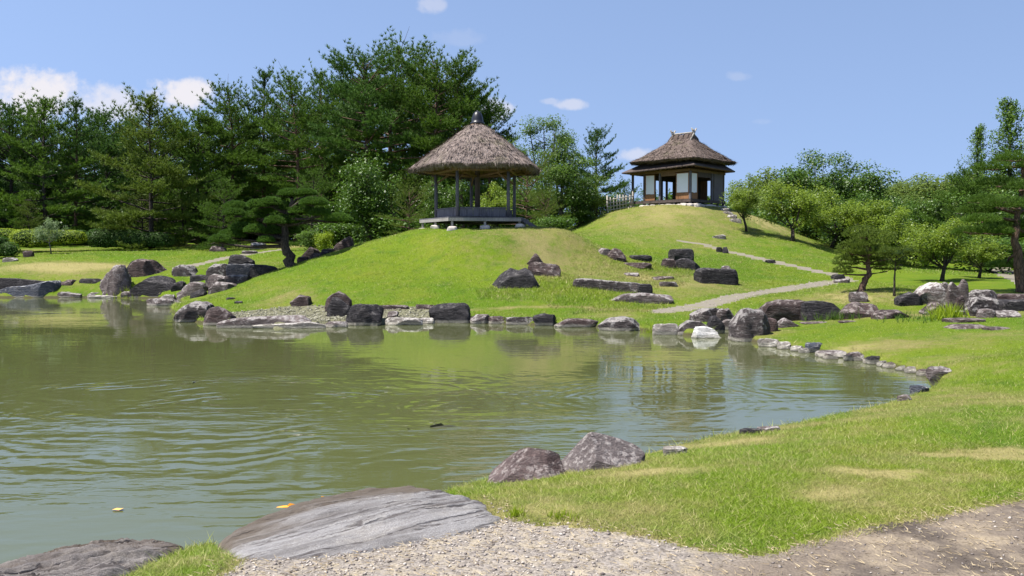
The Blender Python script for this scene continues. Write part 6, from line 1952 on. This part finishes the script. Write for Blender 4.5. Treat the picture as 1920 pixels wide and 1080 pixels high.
def pad_mesh(r, rx, ry, rz_, mat, ln=0.10, wd=0.008, n=700, k=7, dome=1.0, under=0.15, spread=0.42):
    u = unit(r.normal(0, 1, (n, 3)))
    u[:, 2] = np.where(u[:, 2] < 0, u[:, 2] * under, u[:, 2] * dome)
    q = u * (r.uniform(0.72, 1.0, (n, 1)))
    bump = 1 + 0.14 * np.array([mnoise.noise(Vector(a * 2.3 + rx * 10)) for a in u])[:, None]
    P = q * bump * np.array([rx, ry, rz_])
    D = unit(u * np.array([1, 1, 1.2]) + np.array([0, 0, 0.7]))
    v, tone = tufts(P, D, k, ln, wd, 0.42 if ln < 0.15 else 0.7, r)
    return crown_mesh('foliage_pad', v, tone, 3, M[mat])


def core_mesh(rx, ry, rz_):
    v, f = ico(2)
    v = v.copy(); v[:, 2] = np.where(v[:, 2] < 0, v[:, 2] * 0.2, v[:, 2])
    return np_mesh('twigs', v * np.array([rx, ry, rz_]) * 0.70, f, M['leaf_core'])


def garden_pine(label, D, trunk, pads, mat, bark, seed, ln, wd, dens, deep=1.0, tr=0.16, core=True, group='clipped garden pines'):
    """trunk: list of (px, py, depth offset); pads: (px, py, rx px, ry px, joint on trunk 0..1)."""
    r = np.random.default_rng(seed)
    b = at_depth(trunk[0][0], trunk[0][1], D); gz = hgt(b[0], b[1])
    t = tag(empty('garden_pine', (b[0], b[1], min(gz, b[2]) - 0.02)), label, 'pine tree', group)
    o0 = np.array(t.location)
    T = []
    for px, py, dz in trunk: T.append(at_depth(px, py, D + dz) - o0)
    T[0] = np.array([0, 0, -0.05])
    mb = MB()
    n = len(T)
    fine = []
    for i in range(n - 1):
        for s in np.linspace(0, 1, 4)[:-1]: fine.append(T[i] * (1 - s) + T[i + 1] * s + r.normal(0, tr * 0.12, 3))
    fine.append(T[-1])
    m = len(fine)
    mb.tube(fine, [tr * (1.35 if i == 0 else 1.0) * (1 - 0.78 * i / (m - 1)) * r.uniform(0.9, 1.1) for i in range(m)], 9)
    pp = []
    for (px, py, rx, ry, j) in pads:
        sc = D / F
        dz = r.uniform(-0.9, 0.9) * deep
        c = at_depth(px, py, D + dz) - o0
        pp.append((c, rx * sc, ry * sc))
        k = j * (m - 1); i = min(int(k), m - 2); a = fine[i] * (1 - (k - i)) + fine[i + 1] * (k - i)
        e = c + np.array([0, 0, -ry * sc * 0.35])
        mid = a * 0.5 + e * 0.5 + r.normal(0, 0.08, 3) * np.array([1, 1, 1]) * np.linalg.norm(e - a) + np.array([0, 0, 0.05])
        mb.tube([a, a * .6 + mid * .4, mid, e * .6 + mid * .4, e], [tr * .34, tr * .28, tr * .22, tr * .16, tr * .08], 6, cap=False)
        for q in range(4):
            d = r.normal(0, 1, 3) * np.array([rx * sc * .5, rx * sc * .5, 0.02])
            mb.tube([e * .7 + mid * .3, e + d + np.array([0, 0, ry * sc * .3])], [tr * .10, tr * .03], 4, cap=False)
    trk = mb.build('trunk', M[bark], t, True)
    for c, rx, rz_ in pp:
        cnt = int(dens * (0.35 + rx * rx * 1.3))
        o = link('foliage_pad', pad_mesh(r, rx, rx * r.uniform(0.8, 1.05), rz_, mat, ln, wd, cnt), t, tuple(c))
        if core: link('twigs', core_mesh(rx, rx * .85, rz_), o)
    return t


garden_pine('large cloud-clipped pine with a dark leaning forked trunk at the left foot of the mound', 40.0,
            [(547, 503, 0), (541, 480, 0), (532, 455, 0), (535, 425, .2), (545, 400, .2), (548, 372, .1)],
            [(546, 366, 27, 13, 1), (588, 382, 27, 12, .85), (576, 364, 18, 10, .9), (508, 382, 20, 13, .8), (484, 386, 20, 12, .8), (442, 390, 23, 14, .6), (438, 402, 20, 12, .6), (481, 408, 27, 15, .6), (492, 397, 18, 11, .7),
             (543, 417, 25, 17, .6), (515, 417, 19, 12, .6), (515, 437, 21, 14, .5), (545, 436, 19, 17, .5), (455, 432, 27, 15, .45), (434, 443, 26, 13, .4), (413, 452, 20, 12, .35), (478, 434, 20, 14, .45), (499, 452, 16, 9, .4),
             (634, 413, 26, 14, .6), (600, 402, 20, 12, .7), (566, 398, 24, 16, .8), (525, 392, 24, 15, .8)],
            'needle_niwaki', 'bark_dark', 3, 0.085, 0.0090, 2000, 0.9, 0.27)
garden_pine('little spreading pine with a bent reddish trunk on the dry hump of the right lawn', 30.2,
            [(1614, 541, 0), (1620, 528, 0), (1630, 515, 0), (1627, 495, .1), (1632, 470, .1), (1628, 450, 0)],
            [(1613, 441, 32, 18, 1), (1645, 452, 36, 24, 0.95), (1628, 474, 36, 22, 0.8), (1595, 470, 27, 20, 0.7), (1586, 494, 25, 17, 0.5), (1606, 486, 24, 16, 0.6), (1660, 482, 30, 20, 0.6), (1664, 504, 24, 15, 0.35), (1580, 510, 18, 12, 0.4), (1618, 458, 28, 20, 0.9), (1640, 496, 20, 12, 0.5)],
            'needle_olive', 'bark_pine', 5, 0.10, 0.007, 620, 0.55, 0.13, core=False)
garden_pine('thin-stemmed young pine with a straight dark pole-like trunk beside the little spreading pine', 29.0,
            [(1677, 556, 0), (1677, 530, 0), (1678, 505, 0), (1681, 480, 0)],
            [(1682, 478, 24, 14, 1), (1702, 472, 18, 11, .8), (1664, 474, 16, 10, .8), (1690, 494, 16, 8, .6)],
            'needle_olive', 'bark_dark', 6, 0.075, 0.006, 520, 0.25, 0.045)
garden_pine('layered garden pine with a thick leaning trunk at the right edge', 30.0,
            [(1918, 552, 0), (1911, 500, 0), (1903, 450, 0), (1908, 400, .2), (1920, 350, .2), (1918, 300, .1)],
            [(1905, 300, 42, 13, 1), (1858, 316, 32, 11, .95), (1945, 310, 36, 13, .95), (1868, 346, 44, 12, .8), (1925, 352, 38, 13, .8), (1845, 378, 30, 11, .7), (1888, 386, 44, 13, .65), (1832, 397, 38, 12, .6), (1840, 414, 34, 11, .55), (1890, 424, 46, 13, .5), (1818, 436, 30, 10, .45),
             (1862, 436, 38, 11, .45), (1882, 500, 32, 10, .3), (1940, 400, 44, 14, .6), (1945, 440, 40, 13, .5)],
            'needle', 'bark_pine', 7, 0.145, 0.008, 520, 1.1, 0.19, core=False)


# ------------------------------------------------------------------ clipped hedges and low bushes


def hedge(label, D, lobes, mat, seed, size=0.04, dens=900, name='clipped_hedge', cat='hedge'):
    """lobes: (px, py centre, rx px, ry px, depth radius m)."""
    r = np.random.default_rng(seed)
    b = at_depth(lobes[0][0], lobes[0][1], D); gz = hgt(b[0], b[1])
    t = tag(empty(name, (b[0], b[1], gz)), label, cat, 'clipped hedges of the left lawn')
    o0 = np.array([b[0], b[1], gz]); V, T = [], []
    core = MB()
    for (px, py, rx, ry, dr) in lobes:
        c = at_depth(px, py, D) - o0; sc = D / F
        q = np.array([rx * sc, dr, ry * sc])
        n = int(dens * (0.4 + q[0] * q[1] * 2.2))
        u = unit(r.normal(0, 1, (n, 3))); u[:, 2] = np.where(u[:, 2] < -0.75, -0.75, u[:, 2])
        u = np.sign(u) * np.abs(u) ** 0.8
        P = c + u * q * r.uniform(0.93, 1.03, (n, 1))
        v, tn = leaves(P, size, r, 0.2, out=u * 1.5); V.append(v); T.append(tn)
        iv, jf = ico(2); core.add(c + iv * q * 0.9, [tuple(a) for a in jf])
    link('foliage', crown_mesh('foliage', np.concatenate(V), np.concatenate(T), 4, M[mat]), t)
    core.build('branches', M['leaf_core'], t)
    return t


hedge('bright clipped hedge running off the left edge', 60, [(5, 441, 36, 13, .9), (-50, 442, 40, 14, .9)], 'leaf_hedge', 1)
hedge('bright clipped hedge mound behind the grey-leaved shrub', 59, [(56, 448, 34, 19, 1.0), (88, 446, 30, 16, .9), (125, 445, 36, 14, .9)], 'leaf_hedge', 2)
hedge('long dark clipped hedge in the shade under the pines', 60, [(198, 447, 34, 20, 1.0), (240, 448, 40, 18, 1.0), (285, 450, 40, 15, .9), (150, 444, 16, 13, .7)], 'leaf_hedge_dark', 3)
hedge('round dark bush near the left edge above the pale low stone', 55, [(10, 468, 24, 15, .7), (-8, 455, 22, 14, .7)], 'leaf_hedge_dark', 4, name='round_bush', cat='bush')
# tufts of tall weeds by the stones


def weeds(label, px, py, n, h, w, seed, mat='leaf_hedge'):
    r = np.random.default_rng(seed)
    p = hit(px, py)
    P = np.array([p + np.array([*(r.normal(0, w, 2)), 0]) for _ in range(n)])
    P[:, 2] = height(P[:, 0], P[:, 1])
    v, tn = tufts(P, np.tile(np.array([0, 0, 1.0]), (n, 1)), 5, h, h * 0.035, 0.35, r)
    if w > 0.3:
        return tag(link('weeds', crown_mesh('weeds', v, tn, 3, M[mat])), label, kind='stuff')
    o = link('grass_tuft', crown_mesh('grass_tuft', v, tn, 3, M[mat]))
    tag(o, label, 'grass tuft', 'tufts of tall grass')


weeds('bright tuft of tall grass in front of the notched stone', 1776, 597, 60, 0.42, 0.22, 1)
weeds('green weed tuft at the waterline between two shore stones', 1217, 624, 60, 0.30, 0.16, 2)
weeds('small dark green grass tuft at the edge of the gravel', 966, 968, 26, 0.08, 0.03, 3, 'leaf_hedge')
weeds('green tuft at the edge of the gravel right of the small dark one', 1055, 972, 34, 0.07, 0.05, 4, 'leaf_hedge')
weeds('weeds at the foot of the pale peaked boulder', 238, 549, 50, 0.35, 0.5, 5)
weeds('two thin tall stalks beside the slab on the near bank', 398, 1012, 6, 0.16, 0.008, 6, 'leaf_mid')
weeds('dry weeds around the wedge-topped boulder', 1566, 598, 60, 0.30, 0.35, 7, 'leaf_light')
weeds('weeds in the grass below the brown crumbling mound of rock', 1725, 598, 60, 0.22, 0.5, 8, 'leaf_light')
tris = sum(sum(len(p.vertices) - 2 for p in m.polygons) if len(m.polygons) < 20000 else len(m.polygons) * (len(m.polygons[0].vertices) - 2) for m in bpy.data.meshes)
print('TRIS', tris)
